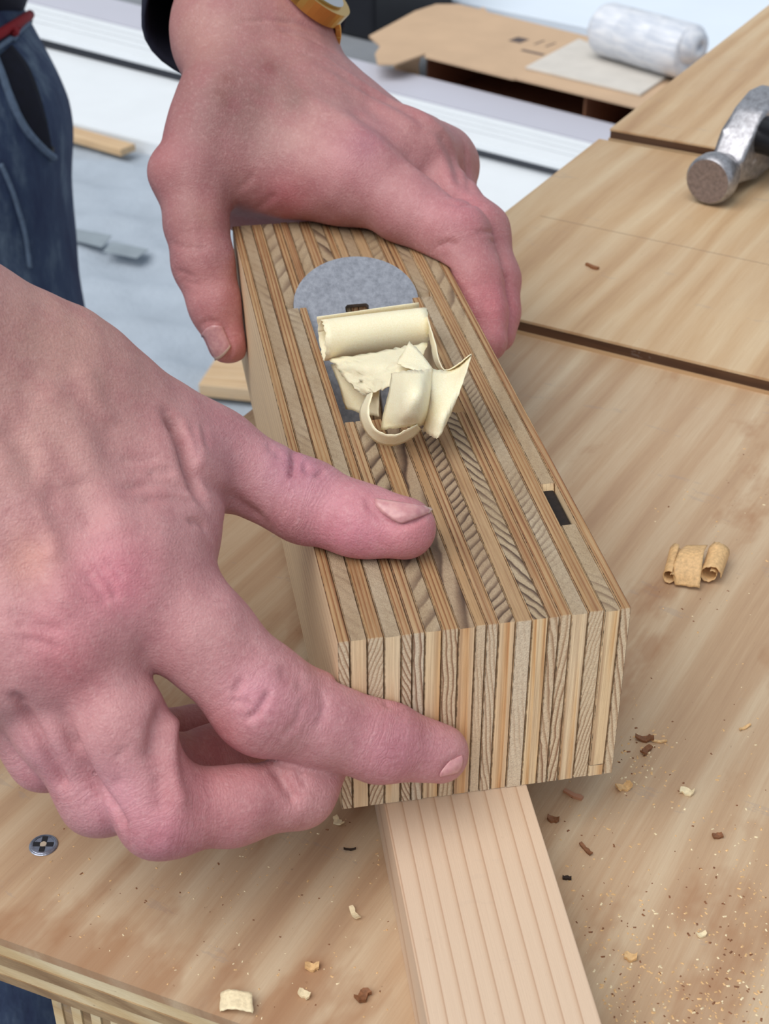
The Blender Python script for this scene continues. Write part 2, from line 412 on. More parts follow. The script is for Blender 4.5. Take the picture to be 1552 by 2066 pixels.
for sh in range(4):
    for k in range(5):
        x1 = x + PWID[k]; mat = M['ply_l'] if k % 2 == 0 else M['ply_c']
        idx = sh * 5 + k
        mid = sh in (1, 2)
        abut = (sh == 0 and k >= 3) or (sh == 3 and k <= 1)
        if mid:
            ply([(0, 0), (bedy(0) - 4.0, 0), (bedy(6) - 7.0, 6), (104.5, PH)] + [(0, PH)], x, x1, mat)                 # front block
            ply([(bedy(0, IT), 0), (PL, 0), (PL, PH), (bedy(PH, IT), PH)], x, x1, mat)                                 # bed block
        elif abut:
            ply([(0, 0), (bedy(0), 0), (bedy(PH), PH), (0, PH)], x, x1, mat)
            ply([(bedy(0, IT + 0.4), 0), (PL, 0), (PL, PH), (bedy(PH, IT + 0.4), PH)], x, x1, mat)
        elif idx == 18:                                                                                                # void in this lamina
            ply([(0, 0), (PL, 0), (PL, 4), (0, 4)], x, x1, mat)
            ply([(0, 4), (VO0 - 2, 4), (VO0 + 1, PH - 9), (VO0, PH), (0, PH)], x, x1, mat)
            kb = bmesh.new(); add_box(kb, (x + 0.2, VO0 - 1, PH - 14), (x1 - 0.2, VO1 + 1, PH - 2.2), 0.6); bm_obj('void_shade', kb, plain('void_shade_black', (26, 17, 14), 0.8, 0, 0.4, 0.6, 0.3), hp)  # near-black block paints the deep shade inside the open void
            ply([(VO1 + 3, 4), (PL, 4), (PL, PH), (VO1, PH), (VO1 - 2, PH - 8)], x, x1, mat)
        else:
            ply([(0, 0), (PL, 0), (PL, PH), (0, PH)], x, x1, mat)
        x = x1
# iron: tongue with a round top, slotted, lying on the bed
iron_m = NT('plane_iron_steel'); v_, vr_, r_, tc_ = iron_m.coords()
ni = iron_m.noise(v_, 0.5, 6, 0.7); ni2 = iron_m.noise(v_, 3.0, 2, 0.8)
ci = iron_m.ramp(ni, [(0.3, lin((118, 122, 132))), (0.7, lin((156, 160, 170)))])
ci = iron_m.mix(iron_m.math('MULTIPLY', iron_m.math('GREATER_THAN', ni2, 0.70), 0.5), ci, lin((86, 86, 94)))
iron_m.out(ci, 0.5, Metallic=0.45); iron_m.bump(ni2, 0.2, 0.0003)
XC, HW = 36.4, 22.2
def iron_mesh():
    b = bmesh.new()
    L0 = PH / math.sin(BA); up = 17.0                      # buried length and length above the top
    prof = [(-HW, 0), (HW, 0), (HW, L0 + up - HW * 0.78)]
    for k in range(1, 24):
        th = math.pi * k / 24; prof.append((HW * math.cos(th), L0 + up - HW * 0.78 + HW * 0.78 * math.sin(th)))
    prof.append((-HW, L0 + up - HW * 0.78))
    outer = [b.verts.new((p[0], p[1], 0)) for p in prof]
    slot = [(-4.2, 22), (4.2, 22), (4.2, L0 - 1.6), (3.4, L0 - 0.8), (-3.4, L0 - 0.8), (-4.2, L0 - 1.6)]
    inner = [b.verts.new((p[0], p[1], 0)) for p in slot]
    eo = [b.edges.new((outer[i], outer[(i + 1) % len(outer)])) for i in range(len(outer))]
    ei = [b.edges.new((inner[i], inner[(i + 1) % len(inner)])) for i in range(len(inner))]
    bmesh.ops.triangle_fill(b, use_beauty=True, edges=eo + ei)
    # keep the slot open
    for f in list(b.faces):
        c = f.calc_center_median()
        if abs(c.x) < 4.19 and 22 < c.y < L0 - 0.8 and all(v in inner for v in f.verts): b.faces.remove(f)
    r = bmesh.ops.extrude_face_region(b, geom=list(b.faces))
    for v in r['geom']:
        if isinstance(v, bmesh.types.BMVert): v.co.z -= 3.0
    # bed frame: local y runs up the bed, local z is the bed normal (towards the front)
    ey = Vector((0, math.cos(BA), math.sin(BA))); ez = Vector((0, -math.sin(BA), math.cos(BA)))
    org = Vector((XC, bedy(0), 0.3)) 
    for v in b.verts: v.co = org + Vector((v.co.x, 0, 0)) + ey * v.co.y + ez * (v.co.z - 0.05)
    return b
bm_obj('iron', iron_mesh(), iron_m.mat, hp)
# cross pin through the cheeks in front of the iron
V, F = tube_rings([(14, 118, 26), (61, 118, 26)], [4.0, 4.0], 16); mesh_obj('cross_pin', V, F, M['plank'], hp, True)

# ------------------------------------------------------------------ implicit surfaces for the hands and clothes
def sd_cone(P, a, b, ra, rb):
    ab = b - a; L2 = ab @ ab
    t = np.clip(((P - a) @ ab) / max(L2, 1e-6), 0, 1)
    q = P - a - t[:, None] * ab
    return np.sqrt(np.einsum('ij,ij->i', q, q)) - (ra + (rb - ra) * t)
def sd_ell(P, c, R, rad):
    q = ((P - c) @ R) / rad
    k0 = np.sqrt(np.einsum('ij,ij->i', q, q)); q2 = q / rad
    k1 = np.sqrt(np.einsum('ij,ij->i', q2, q2))
    return k0 * (k0 - 1) / np.maximum(k1, 1e-6)
def smin(a, b, k):
    h = np.maximum(k - np.abs(a - b), 0) / k
    return np.minimum(a, b) - h * h * k * 0.25
def smax(a, b, k): return -smin(-a, -b, k)
def sd_plane_body(P):
    q = P - np.array([0, 0, ZS]); al = q @ dv; ac = q @ wv; z = q[:, 2]
    c = np.stack([np.abs(al - PL / 2) - PL / 2, np.abs(ac - PW / 2) - PW / 2, np.abs(z - PH / 2) - PH / 2], -1)
    return np.linalg.norm(np.maximum(c, 0), axis=1) + np.minimum(c.max(1), 0)

def polygonise(fn, lo, hi, h, BL=8):
    lo = np.asarray(lo, float); n = (np.ceil((np.asarray(hi) - lo) / h / BL).astype(int)) * BL
    nb = n // BL
    ii = np.stack(np.meshgrid(*[np.arange(k) for k in nb], indexing='ij'), -1).reshape(-1, 3)
    cen = lo + (ii * BL + (BL - 1) / 2) * h
    dc = np.concatenate([fn(c) for c in np.array_split(cen, max(1, len(cen) // 60000))])
    act = np.abs(dc) < BL * h * 0.87 + 2.5 * h + 2.0
    D = np.where(dc > 0, 50.0, -50.0).astype(np.float32).reshape(nb)
    D = D.repeat(BL, 0).repeat(BL, 1).repeat(BL, 2)
    loc = np.stack(np.meshgrid(*[np.arange(BL)] * 3, indexing='ij'), -1).reshape(-1, 3)
    A = ii[act]
    for ch in np.array_split(A, max(1, len(A) // 400)):
        vx = (ch[:, None, :] * BL + loc[None]).reshape(-1, 3)
        D[vx[:, 0], vx[:, 1], vx[:, 2]] = fn(lo + vx * h)
    S = D < 0
    cnt = np.zeros([k - 1 for k in n], np.int8)
    for dx in (0, 1):
        for dy in (0, 1):
            for dz in (0, 1):
                cnt += S[dx:n[0] - 1 + dx, dy:n[1] - 1 + dy, dz:n[2] - 1 + dz]
    cell = np.argwhere((cnt > 0) & (cnt < 8))
    idx = -np.ones(cnt.shape, np.int32); idx[tuple(cell.T)] = np.arange(len(cell))
    acc = np.zeros((len(cell), 3)); num = np.zeros(len(cell))
    corners = [(x, y, z) for x in (0, 1) for y in (0, 1) for z in (0, 1)]
    for a in corners:
        for ax in range(3):
            if a[ax]: continue
            bb = list(a); bb[ax] = 1
            da = D[cell[:, 0] + a[0], cell[:, 1] + a[1], cell[:, 2] + a[2]]; db = D[cell[:, 0] + bb[0], cell[:, 1] + bb[1], cell[:, 2] + bb[2]]
            m = (da < 0) != (db < 0); t = np.where(m, da / np.where(m, da - db, 1), 0)
            p = np.tile(np.array(a, float), (len(cell), 1)); p[:, ax] += t
            acc[m] += p[m]; num[m] += 1
    V = lo + (cell + acc / num[:, None]) * h
    Fs = []
    for ax in range(3):
        sl0 = [slice(1, k - 1) for k in n]; sl1 = list(sl0)
        sl0[ax] = slice(0, n[ax] - 1); sl1[ax] = slice(1, n[ax])
        s0_, s1_ = S[tuple(sl0)], S[tuple(sl1)]
        e = np.argwhere(s0_ != s1_)
        if not len(e): continue
        flip = s0_[tuple(e.T)]
        g = e + 1; g[:, ax] -= 1                       # grid index of the edge start
        u, w = (ax + 1) % 3, (ax + 2) % 3
        q = []
        for (du, dw) in ((-1, -1), (0, -1), (0, 0), (-1, 0)):
            c = g.copy(); c[:, u] += du; c[:, w] += dw
            q.append(idx[c[:, 0], c[:, 1], c[:, 2]])
        q = np.stack(q, -1)
        q[~flip] = q[~flip][:, ::-1]
        Fs.append(q)
    F = np.concatenate(Fs); F = F[(F >= 0).all(1)]
    return V, F
def vnormals(V, F):
    nrm = np.cross(V[F[:, 2]] - V[F[:, 0]], V[F[:, 3]] - V[F[:, 1]])
    N = np.zeros_like(V)
    for k in range(4): np.add.at(N, F[:, k], nrm)
    return N / np.maximum(np.linalg.norm(N, axis=1, keepdims=True), 1e-9)
def relax(V, F, it=2, lam=0.5):
    E = np.concatenate([F[:, [0, 1]], F[:, [1, 2]], F[:, [2, 3]], F[:, [3, 0]]])
    deg = np.bincount(E.ravel(), minlength=len(V)).astype(float)
    for i in range(it):
        for l in (lam, -lam * 0.95):
            S = np.zeros_like(V)
            for k in range(3):
                S[:, k] = np.bincount(E[:, 0], V[E[:, 1], k], len(V)) + np.bincount(E[:, 1], V[E[:, 0], k], len(V))
            V = V + l * (S / deg[:, None] - V)
    return V

class Hand:
    """palm: list of (a, b, ra, rb); fingers: list of (chain [(point, r)...], blend to palm)."""
    def __init__(self): self.palm = []; self.fing = []; self.strokes = []; self.kp = 12.0; self.bumps = []
    def fn(self, P):
        d = None
        for (a, b, ra, rb) in self.palm:
            x = sd_cone(P, a, b, ra, rb); d = x if d is None else smin(d, x, self.kp)
        out = d.copy()
        for (ch, k) in self.fing:
            f = None
            for i in range(len(ch) - 1):
                (a, ra), (b, rb) = ch[i], ch[i + 1]
                x = sd_cone(P, a, b, ra, rb); f = x if f is None else smin(f, x, 5.0)
            out = smin(out, smin(d, f, k), 0.8)
        for (c, r, k) in self.bumps:
            out = smin(out, np.linalg.norm(P - c, axis=1) - r, k)
        return smax(out, -(sd_plane_body(P) - 0.15), 2.0)
    def bounds(self):
        pts = [(p, r) for pr in self.palm for p, r in ((pr[0], pr[2]), (pr[1], pr[3]))] + [q for ch, k in self.fing for q in ch]
        lo = np.min([p - r for p, r in pts], 0) - 4; hi = np.max([p + r for p, r in pts], 0) + 4
        return lo, hi

def build_hand(name, H, parent, mat, colour, strokes, h=0.85):
    lo, hi = H.bounds()
    V, F = polygonise(H.fn, lo, hi, h)
    V = relax(V, F, 3, 0.5)
    bvh = BVHTree.FromPolygons([Vector(v) for v in V], [tuple(f) for f in F.tolist()])
    N = vnormals(V, F)
    off = np.zeros(len(V)); pix = project(V)
    wr = np.zeros(len(V))
    for (pts, wid, dep) in strokes:                       # creases (dep < 0), tendons and veins (dep > 0)
        c = catmull(pts, max(8, 5 * len(pts))); P3 = []
        for (u, v) in c:
            r = ray(u, v); hit = bvh.ray_cast(Vector(CAM), Vector(r).normalized())
            if hit[0] is not None: P3.append(np.array(hit[0]))
        if len(P3) < 2: continue
        P3 = np.array(P3); pad = wid * 3
        sel = np.where(((V > P3.min(0) - pad) & (V < P3.max(0) + pad)).all(1))[0]
        if not len(sel): continue
        best = np.full(len(sel), 1e9); par = np.zeros(len(sel))
        for i in range(len(P3) - 1):
            a, b2 = P3[i], P3[i + 1]; ab = b2 - a
            t = np.clip(((V[sel] - a) @ ab) / max(ab @ ab, 1e-9), 0, 1)
            dd = np.linalg.norm(V[sel] - a - t[:, None] * ab, axis=1)
            m = dd < best; best[m] = dd[m]; par[m] = (i + t[m]) / (len(P3) - 1)
        fade = np.clip(np.minimum(par, 1 - par) * 5 + 0.25, 0, 1)
        off[sel] += dep * (1.35 if dep < 0 else 1.15) * fade * np.exp(-(best / wid) ** 2)
    # knuckle wrinkles: distance along the finger and closeness to a joint
    axial = np.zeros(len(V)); msk = np.zeros(len(V)); bd = np.full(len(V), 1e9)
    for fi, (ch, k) in enumerate(H.fing):
        cum = 0.0
        for i in range(len(ch) - 1):
            a, b2 = ch[i][0], ch[i + 1][0]; ab = b2 - a; L_ = np.linalg.norm(ab)
            t = np.clip(((V - a) @ ab) / (L_ * L_), 0, 1); dd = np.linalg.norm(V - a - t[:, None] * ab, axis=1) - ch[i][1]
            m = dd < bd; bd[m] = dd[m]; axial[m] = fi * 200 + cum + t[m] * L_; cum += L_
        for ji in ((2, 4) if len(ch) == 6 else (2,)):
            msk = np.maximum(msk, np.exp(-(np.linalg.norm(V - ch[ji][0], axis=1) / (ch[ji][1] + 3.5)) ** 4))
        msk = np.maximum(msk, 0.6 * np.exp(-(np.linalg.norm(V - ch[0][0], axis=1) / (ch[0][1] + 5)) ** 4))
    # gentle unevenness
    off += 0.16 * (np.sin(V[:, 0] * 0.31 + V[:, 1] * 0.23) * np.sin(V[:, 2] * 0.37 - V[:, 1] * 0.19))
    V2 = V + N * off[:, None]
    ob = mesh_obj(name, V2, F, mat, parent, True)
    col = colour(V2, N, pix)
    ca = ob.data.color_attributes.new('skin', 'FLOAT_COLOR', 'POINT')
    ca.data.foreach_set('color', np.concatenate([col, np.ones((len(col), 1))], 1).astype(np.float32).ravel())
    wa = ob.data.attributes.new('wrinkle', 'FLOAT_VECTOR', 'POINT')
    wa.data.foreach_set('vector', np.stack([axial, msk, axial * 0], 1).astype(np.float32).ravel())
    bvh2 = BVHTree.FromPolygons([Vector(v) for v in V2], [tuple(f) for f in F.tolist()])
    return ob, bvh2
def lin3(c): return np.array(lin(c)[:3])
def zones(base, zs):
    """skin tone and shade patches: (u, v, radius px, colour, weight)"""
    def f(V, N, pix):
        bal = np.array([1.0, 1.04, 1.12])
        col = np.tile(lin3(base), (len(V), 1))
        for (u, v, r, c, w) in zs:
            a = w * np.exp(-((pix[:, 0] - u) ** 2 + (pix[:, 1] - v) ** 2) / (r * r))
            col = col * (1 - a[:, None]) + lin3(c) * a[:, None]
        return np.minimum(col * bal, 0.85)
    return f

def skin_material():
    m = NT('skin'); v, vr, r, tc = m.coords(False)
    at_ = m.n('ShaderNodeAttribute', attribute_name='skin').outputs['Color']
    n1 = m.noise(v, 0.09, 5, 0.65); n2 = m.noise(v, 0.6, 3, 0.6)
    c = m.mix(m.math('MULTIPLY', m.math('SUBTRACT', n1, 0.44), 1.5), at_, lin((158, 90, 98)))
    c = m.mix(m.math('MULTIPLY', m.math('SUBTRACT', n2, 0.5), 0.6), c, lin((228, 190, 186)))
    n4w = m.noise(v, 0.16, 2)
    vo = m.n('ShaderNodeTexVoronoi', {'Vector': m.n('ShaderNodeVectorMath', {0: v, 1: m.n('ShaderNodeTexNoise', {'Vector': v, 'Scale': 0.25, 'Detail': 2.0}).outputs[1]}, operation='ADD').outputs[0], 'Scale': 0.85}, feature='DISTANCE_TO_EDGE').outputs[0]
    vo = m.math('MINIMUM', m.math('MULTIPLY', vo, 3.0), 1.0)
    n3 = m.noise(v, 1.8, 3, 0.6); n4 = m.noise(v, 0.22, 4, 0.6)
    wv_ = m.n('ShaderNodeSeparateXYZ', {0: m.n('ShaderNodeAttribute', attribute_name='wrinkle').outputs['Vector']}).outputs
    wn = m.n('ShaderNodeTexNoise', {'W': m.math('ADD', wv_[0], m.math('MULTIPLY', n4w, 5.0)), 'Scale': 0.75, 'Detail': 2.0, 'Roughness': 0.6}, noise_dimensions='1D').outputs[0]
    wn = m.math('MINIMUM', m.math('MULTIPLY', m.math('ABSOLUTE', m.math('SUBTRACT', wn, 0.5)), 9.0), 1.0)
    wk = m.math('MULTIPLY', m.math('SUBTRACT', wn, 1.0), m.math('MULTIPLY', wv_[1], 0.55))
    c = m.mix(m.math('MULTIPLY', wk, -0.5), c, lin((150, 78, 84)))
    rv = m.n('ShaderNodeVectorRotate', {'Vector': v, 'Axis': (0.3, 0.2, 1.0), 'Angle': 0.7}).outputs[0]
    fl1 = m.noise(m.scale(rv, (2.2, 0.3, 0.9)), 1.0, 3, 0.65); fl2 = m.noise(m.scale(rv, (0.3, 2.0, 0.9)), 1.0, 3, 0.65)
    c = m.mix(m.math('MULTIPLY', m.math('MAXIMUM', m.math('SUBTRACT', fl1, 0.55), 0.0), 1.6), c, lin((150, 86, 92)))
    c = m.mix(m.math('MULTIPLY', m.math('MAXIMUM', m.math('SUBTRACT', fl2, 0.56), 0.0), 0.9), c, lin((236, 200, 196)))
    h = m.math('ADD', wk, m.math('MULTIPLY', m.math('ADD', fl1, fl2), 0.55))
    h = m.math('ADD', h, m.math('ADD', m.math('MULTIPLY', vo, 0.22), m.math('ADD', m.math('MULTIPLY', n3, 0.5), m.math('MULTIPLY', n4, 1.0))))
    m.out(c, 0.48, **{'Subsurface Weight': 0.18, 'Subsurface Scale': 0.004, 'Specular IOR Level': 0.4})
    m.b.inputs['Subsurface Radius'].default_value = (1.0, 0.35, 0.25)
    m.bump(h, 0.36, 0.0007)
    return m.mat
M['skin'] = skin_material()
nail_m = NT('fingernail'); v_, vr_, r_, tc_ = nail_m.coords()
nn = nail_m.noise(nail_m.scale(v_, (0.6, 0.6, 0.6)), 1.0, 2)
nail_m.out(nail_m.ramp(nn, [(0.3, lin((188, 130, 134))), (0.7, lin((208, 156, 154)))]), 0.28, **{'Subsurface Weight': 0.1, 'Subsurface Scale': 0.002})
M['nail'] = nail_m.mat
M['nail_tip'] = plain('nail_free_edge', (218, 188, 176), 0.35)

def nail(quad, bvh, parent, lift=0.35, tipw=0.10, nu=14, nv=12):
    """quad: base-left, base-right, tip-right, tip-left pixels on the finger."""
    q = [np.array(p, float) for p in quad]; G = {}
    V = []; F = []; fm = []
    for j in range(nv + 1):
        for i in range(nu + 1):
            a, t = i / nu, j / nv
            # rounded base and tip
            t2 = t
            if t < 0.5: t2 = t + (0.5 - t) * 0.30 * (2 * a - 1) ** 2
            else: t2 = t - (t - 0.5) * 0.25 * (2 * a - 1) ** 2
            p = (q[0] * (1 - a) + q[1] * a) * (1 - t2) + (q[3] * (1 - a) + q[2] * a) * t2
            r = Vector(ray(*p)).normalized(); hit = bvh.ray_cast(Vector(CAM), r)
            if hit[0] is None: hit = bvh.find_nearest(Vector(at(p[0], p[1], G.get('d', 400))))
            P = np.array(hit[0]); Nn = np.array(hit[1]); G['d'] = (P - CAM) @ ray(*p) / (ray(*p) @ ray(*p))
            edge = min(a, 1 - a, t * 1.2) * 6
            V.append(P + Nn * lift * (0.35 + 0.65 * min(1, edge)))
    n1 = nu + 1
    V = np.array(V)
    for it in range(3):
        G2 = V.reshape(nv + 1, n1, 3).copy()
        G2[1:-1, 1:-1] = 0.4 * G2[1:-1, 1:-1] + 0.15 * (G2[:-2, 1:-1] + G2[2:, 1:-1] + G2[1:-1, :-2] + G2[1:-1, 2:])
        V = G2.reshape(-1, 3)
    for j in range(nv):
        for i in range(nu):
            F.append([j * n1 + i, j * n1 + i + 1, (j + 1) * n1 + i + 1, (j + 1) * n1 + i]); fm.append(1 if j >= nv * (1 - tipw) else 0)
    ob = mesh_obj('fingernail', V, F, None, parent, True, [M['nail'], M['nail_tip']], fm)
    s = ob.modifiers.new('thick', 'SOLIDIFY'); s.thickness = 0.0007; s.offset = 0
    return ob

# ------------------------------------------------------------------ the person
person = empty('person', (-800, 560, ZF)); tag(person, 'person in blue jeans and dark jacket pushing a hand plane with both hands', 'person')
PO = np.array([-800, 560, ZF])
class Shift:                                              # children are modelled in world millimetres
    pass
person_base = person
person.location = (0, 0, 0)                               # set after the parts are made (see end of this block)

A_ = at
# --- hand on the toe of the plane
R = Hand(); R.kp = 16
wr_c = A_(-150, 770, 356); cmc = A_(120, 772, 372); tmcp = A_(425, 918, 388); tip_ = A_(612, 1010, 388); ttip = A_(815, 1066, 380)
imc, mmc, rmc, pmc = A_(262, 1150, 357), A_(148, 1270, 352), A_(24, 1308, 352), A_(-88, 1300, 358)
wu, wl = A_(-190, 700, 356), A_(-290, 880, 356)           # two sides of the wrist
R.palm = [(A_(-70, 760, 360), imc, 20, 12.5), (A_(-150, 830, 354), mmc, 20, 12.5), (A_(-235, 870, 354), rmc, 20, 11.5), (A_(-290, 900, 358), pmc, 19, 11),
          (wu, wl, 22, 22), (A_(-560, 330, 400), wu, 31, 24), (A_(-620, 470, 400), wl, 31, 24),
          (A_(-40, 740, 366), cmc, 18, 15), (cmc, tmcp, 15.5, 12.5),
          (A_(150, 890, 370), A_(322, 985, 372), 14, 10.5), (A_(322, 985, 372), A_(330, 1080, 368), 10.5, 11), (A_(60, 1000, 372), A_(250, 1130, 372), 16, 14),
          (imc, mmc, 11.5, 11.5), (mmc, rmc, 11.5, 11.5), (rmc, pmc, 11.5, 10.5)]
R.fing = [([(tmcp, 12.2), (A_(520, 966, 388), 10.0), (tip_, 10.5), (A_(720, 1050, 384), 9.3), (ttip, 8.3)], 5.0),
          ([(imc, 13.0), (A_(400, 1275, 357), 12.2), (A_(535, 1415, 359), 12.6), (A_(650, 1457, 364), 10.8), (A_(765, 1493, 368), 10.0), (A_(885, 1519, 373), 7.8)], 8.0),
          ([(mmc, 12.0), (A_(245, 1465, 349), 10.8), (A_(328, 1636, 351), 10.8), (A_(470, 1626, 358), 8.9), (A_(602, 1594, 366), 8.8), (A_(656, 1512, 374), 8.0)], 5.0),
          ([(rmc, 11.5), (A_(118, 1462, 352), 10.2), (A_(203, 1600, 357), 9.8), (A_(330, 1562, 372), 9.4), (A_(440, 1535, 384), 8.8), (A_(520, 1480, 388), 7.6)], 3.5),
          ([(pmc, 10.5), (A_(12, 1408, 358), 9.4), (A_(93, 1516, 363), 9.0), (A_(200, 1515, 380), 8.4), (A_(300, 1500, 392), 7.8), (A_(390, 1470, 398), 6.8)], 3.5)]
R.bumps = [(A_(250, 1140, 351), 9.0, 9), (A_(140, 1258, 346), 9, 9), (A_(18, 1296, 347), 8.5, 9)]
strokesR = [
  # thumb joint creases
  ([(592, 908), (593, 935), (588, 965)], 0.9, -1.5), ([(614, 930), (618, 955)], 0.8, -0.9), ([(635, 962), (654, 948)], 0.8, -0.8), ([(545, 895), (548, 915)], 0.9, -0.4), ([(560, 905), (562, 925)], 0.9, -0.4),
  # deep fold between thumb and hand
  ([(340, 835), (368, 880), (385, 940), (412, 1010)], 2.0, -3.4), ([(385, 850), (400, 900), (396, 935)], 1.2, -0.45), ([(410, 855), (420, 905)], 1.1, -0.4),
  ([(395, 940), (430, 975), (480, 1015), (540, 1060)], 2.4, -1.2),
  # web wrinkles
  ([(250, 985), (320, 975), (390, 990)], 1.2, -0.6), ([(285, 1010), (340, 1005), (400, 1015)], 1.2, -0.6), ([(300, 955), (350, 950)], 1.2, -0.45), ([(380, 1050), (405, 1055), (418, 1070)], 1.1, -0.8),
  ([(240, 930), (320, 925)], 1.2, -0.35),
  # index middle joint
  ([(470, 1400), (482, 1385), (490, 1370)], 0.9, -0.7), ([(495, 1452), (515, 1440), (536, 1410), (540, 1395)], 0.9, -0.9), ([(472, 1420), (480, 1410)], 0.9, -0.6), ([(500, 1425), (490, 1410)], 0.8, -0.5),
  ([(560, 1355), (600, 1365), (618, 1395)], 2.4, -0.6), ([(645, 1390), (655, 1425), (640, 1470)], 1.1, -0.4), ([(610, 1410), (600, 1450), (575, 1485)], 1.0, -0.35),
  ([(775, 1415), (790, 1425)], 1.2, -0.5),
  # middle finger fold
  ([(555, 1545), (575, 1580), (600, 1622)], 1.5, -1.6), ([(600, 1555), (620, 1590)], 1.0, -0.5),
  # skin web between index and middle
  ([(340, 1415), (318, 1470), (308, 1540)], 2.6, -1.6), ([(362, 1400), (345, 1480), (350, 1570), (372, 1640)], 2.2, 1.4),
  ([(320, 1560), (325, 1640)], 2.0, -0.6),
  # separations of the curled fingers
  ([(130, 1455), (185, 1560), (235, 1640), (250, 1672)], 1.6, -1.6), ([(40, 1415), (80, 1490), (120, 1570), (130, 1590)], 1.6, -1.6),
  ([(20, 1405), (38, 1412), (50, 1430)], 1.6, -0.9),
  # tendons and veins on the back
  ([(-30, 900), (40, 1010), (110, 1150), (150, 1250)], 4.5, 1.3), ([(60, 760), (150, 860), (210, 1000), (240, 1090)], 5.0, 1.1), ([(-60, 1020), (0, 1160), (40, 1320)], 4.5, 1.0),
  ([(90, 930), (80, 1020), (108, 1100), (104, 1140)], 2.4, 0.9), ([(165, 730), (190, 800), (230, 860)], 3.0, 0.6),
  ([(0, 840), (70, 940), (90, 1040)], 3.2, -0.9), ([(150, 960), (190, 1080)], 4.0, -0.7),
  ([(30, 1260), (80, 1262), (130, 1275)], 1.2, -0.5), ([(40, 1285), (95, 1300), (120, 1315)], 1.1, -0.45), ([(20, 1240), (70, 1245)], 1.1, -0.35),
  ([(170, 1150), (200, 1190), (215, 1220)], 1.0, -0.4), ([(190, 1135), (225, 1180), (235, 1215)], 1.0, -0.4), ([(215, 1130), (250, 1170)], 1.0, -0.35),
  ([(225, 1590), (245, 1570)], 1.0, -0.3), ([(235, 1530), (255, 1510)], 1.0, -0.3),
  # nail fold
  ([(738, 1003), (752, 1028), (790, 1058), (835, 1052), (872, 1030)], 1.0, -0.7),
  ([(893, 1560), (905, 1542), (932, 1525)], 0.9, -0.5),
]
pinkR, tanR, purpR, paleR, redR = (196, 132, 134), (184, 138, 122), (170, 110, 126), (214, 164, 156), (190, 104, 108)
zonesR = zones((194, 138, 134), [
  (120, 650, 230, tanR, 0.8), (60, 900, 160, (200, 150, 136), 0.6), (330, 760, 120, (176, 124, 116), 0.5),
  (230, 1170, 90, (204, 118, 128), 0.75), (110, 1290, 80, (204, 124, 130), 0.6), (60, 1130, 60, (206, 142, 120), 0.5), (150, 1360, 70, (196, 116, 116), 0.5),
  (520, 1410, 70, (206, 136, 148), 0.6), (800, 1520, 110, (184, 112, 124), 0.6), (640, 1440, 60, (188, 124, 132), 0.4),
  (600, 940, 80, (172, 112, 132), 0.6), (720, 1090, 130, (206, 126, 138), 0.7), (450, 880, 70, (180, 122, 126), 0.5), (860, 1080, 60, (206, 124, 126), 0.6),
  (420, 1660, 150, (190, 116, 116), 0.6), (330, 1690, 70, (198, 124, 134), 0.6), (430, 1500, 60, (170, 88, 84), 0.6), (80, 1560, 90, (206, 142, 146), 0.6), (230, 1620, 80, (206, 142, 150), 0.6)])

# --- hand over the heel of the plane
Lh = Hand(); Lh.kp = 15
lcmc, ltm, lip, ltt = A_(455, 225, 572), A_(388, 358, 562), A_(411, 530, 555), A_(461, 690, 556)
lim, lmm, lrm, lpm = A_(715, 350, 560), A_(832, 318, 580), A_(884, 334, 602), A_(892, 355, 622)
Lh.palm = [(A_(535, 130, 600), lim, 20, 13.5), (A_(550, 145, 606), lmm, 19, 12), (A_(560, 150, 614), lrm, 18, 11), (A_(556, 155, 622), lpm, 17, 10.5),
           (A_(452, 60, 600), A_(560, 60, 612), 17.5, 18.5), (A_(452, 60, 600), A_(420, -330, 760), 18.5, 28), (A_(560, 60, 612), A_(520, -330, 770), 18.5, 29),
           (A_(465, 110, 592), lcmc, 17, 15), (lcmc, ltm, 16, 13.5), (A_(490, 230, 580), A_(650, 320, 566), 17, 14), (A_(430, 298, 572), A_(560, 352, 570), 14, 12.5), (A_(505, 338, 570), A_(690, 372, 564), 12.5, 12.5),
           (A_(500, 395, 596), A_(720, 400, 592), 15, 15), (A_(560, 300, 600), A_(600, 420, 606), 16, 14), (lim, lmm, 11.5, 11.5), (lmm, lrm, 11, 10.5), (lrm, lpm, 10.5, 10)]
Lh.fing = [([(ltm, 13.6), (A_(396, 450, 558), 11.6), (lip, 11.4), (A_(435, 615, 555), 9.7), (ltt, 8.3)], 7.0),
           ([(lim, 14.5), (A_(820, 422, 553), 12.8), (A_(921, 480, 547), 12.6), (A_(955, 560, 541), 10.6), (A_(970, 630, 538), 9.2), (A_(982, 688, 534), 7.8)], 8.0),
           ([(lmm, 12), (A_(905, 405, 572), 11), (A_(966, 470, 562), 11.4), (A_(993, 565, 556), 10), (A_(1000, 630, 552), 8.6), (A_(1000, 672, 548), 7.6)], 5.0),
           ([(lrm, 11.5), (A_(903, 385, 596), 10.4), (A_(920, 440, 590), 10.8), (A_(940, 530, 580), 9.6), (A_(945, 600, 575), 8.0)], 5.0),
           ([(lpm, 10.5), (A_(905, 395, 618), 9.4), (A_(908, 440, 612), 9.6), (A_(915, 520, 602), 8.6), (A_(920, 570, 596), 7.2)], 5.0)]
Lh.bumps = [(A_(345, 345, 560), 6.5, 9), (A_(828, 304, 575), 7.5, 8), (A_(886, 322, 596), 7.2, 8)]
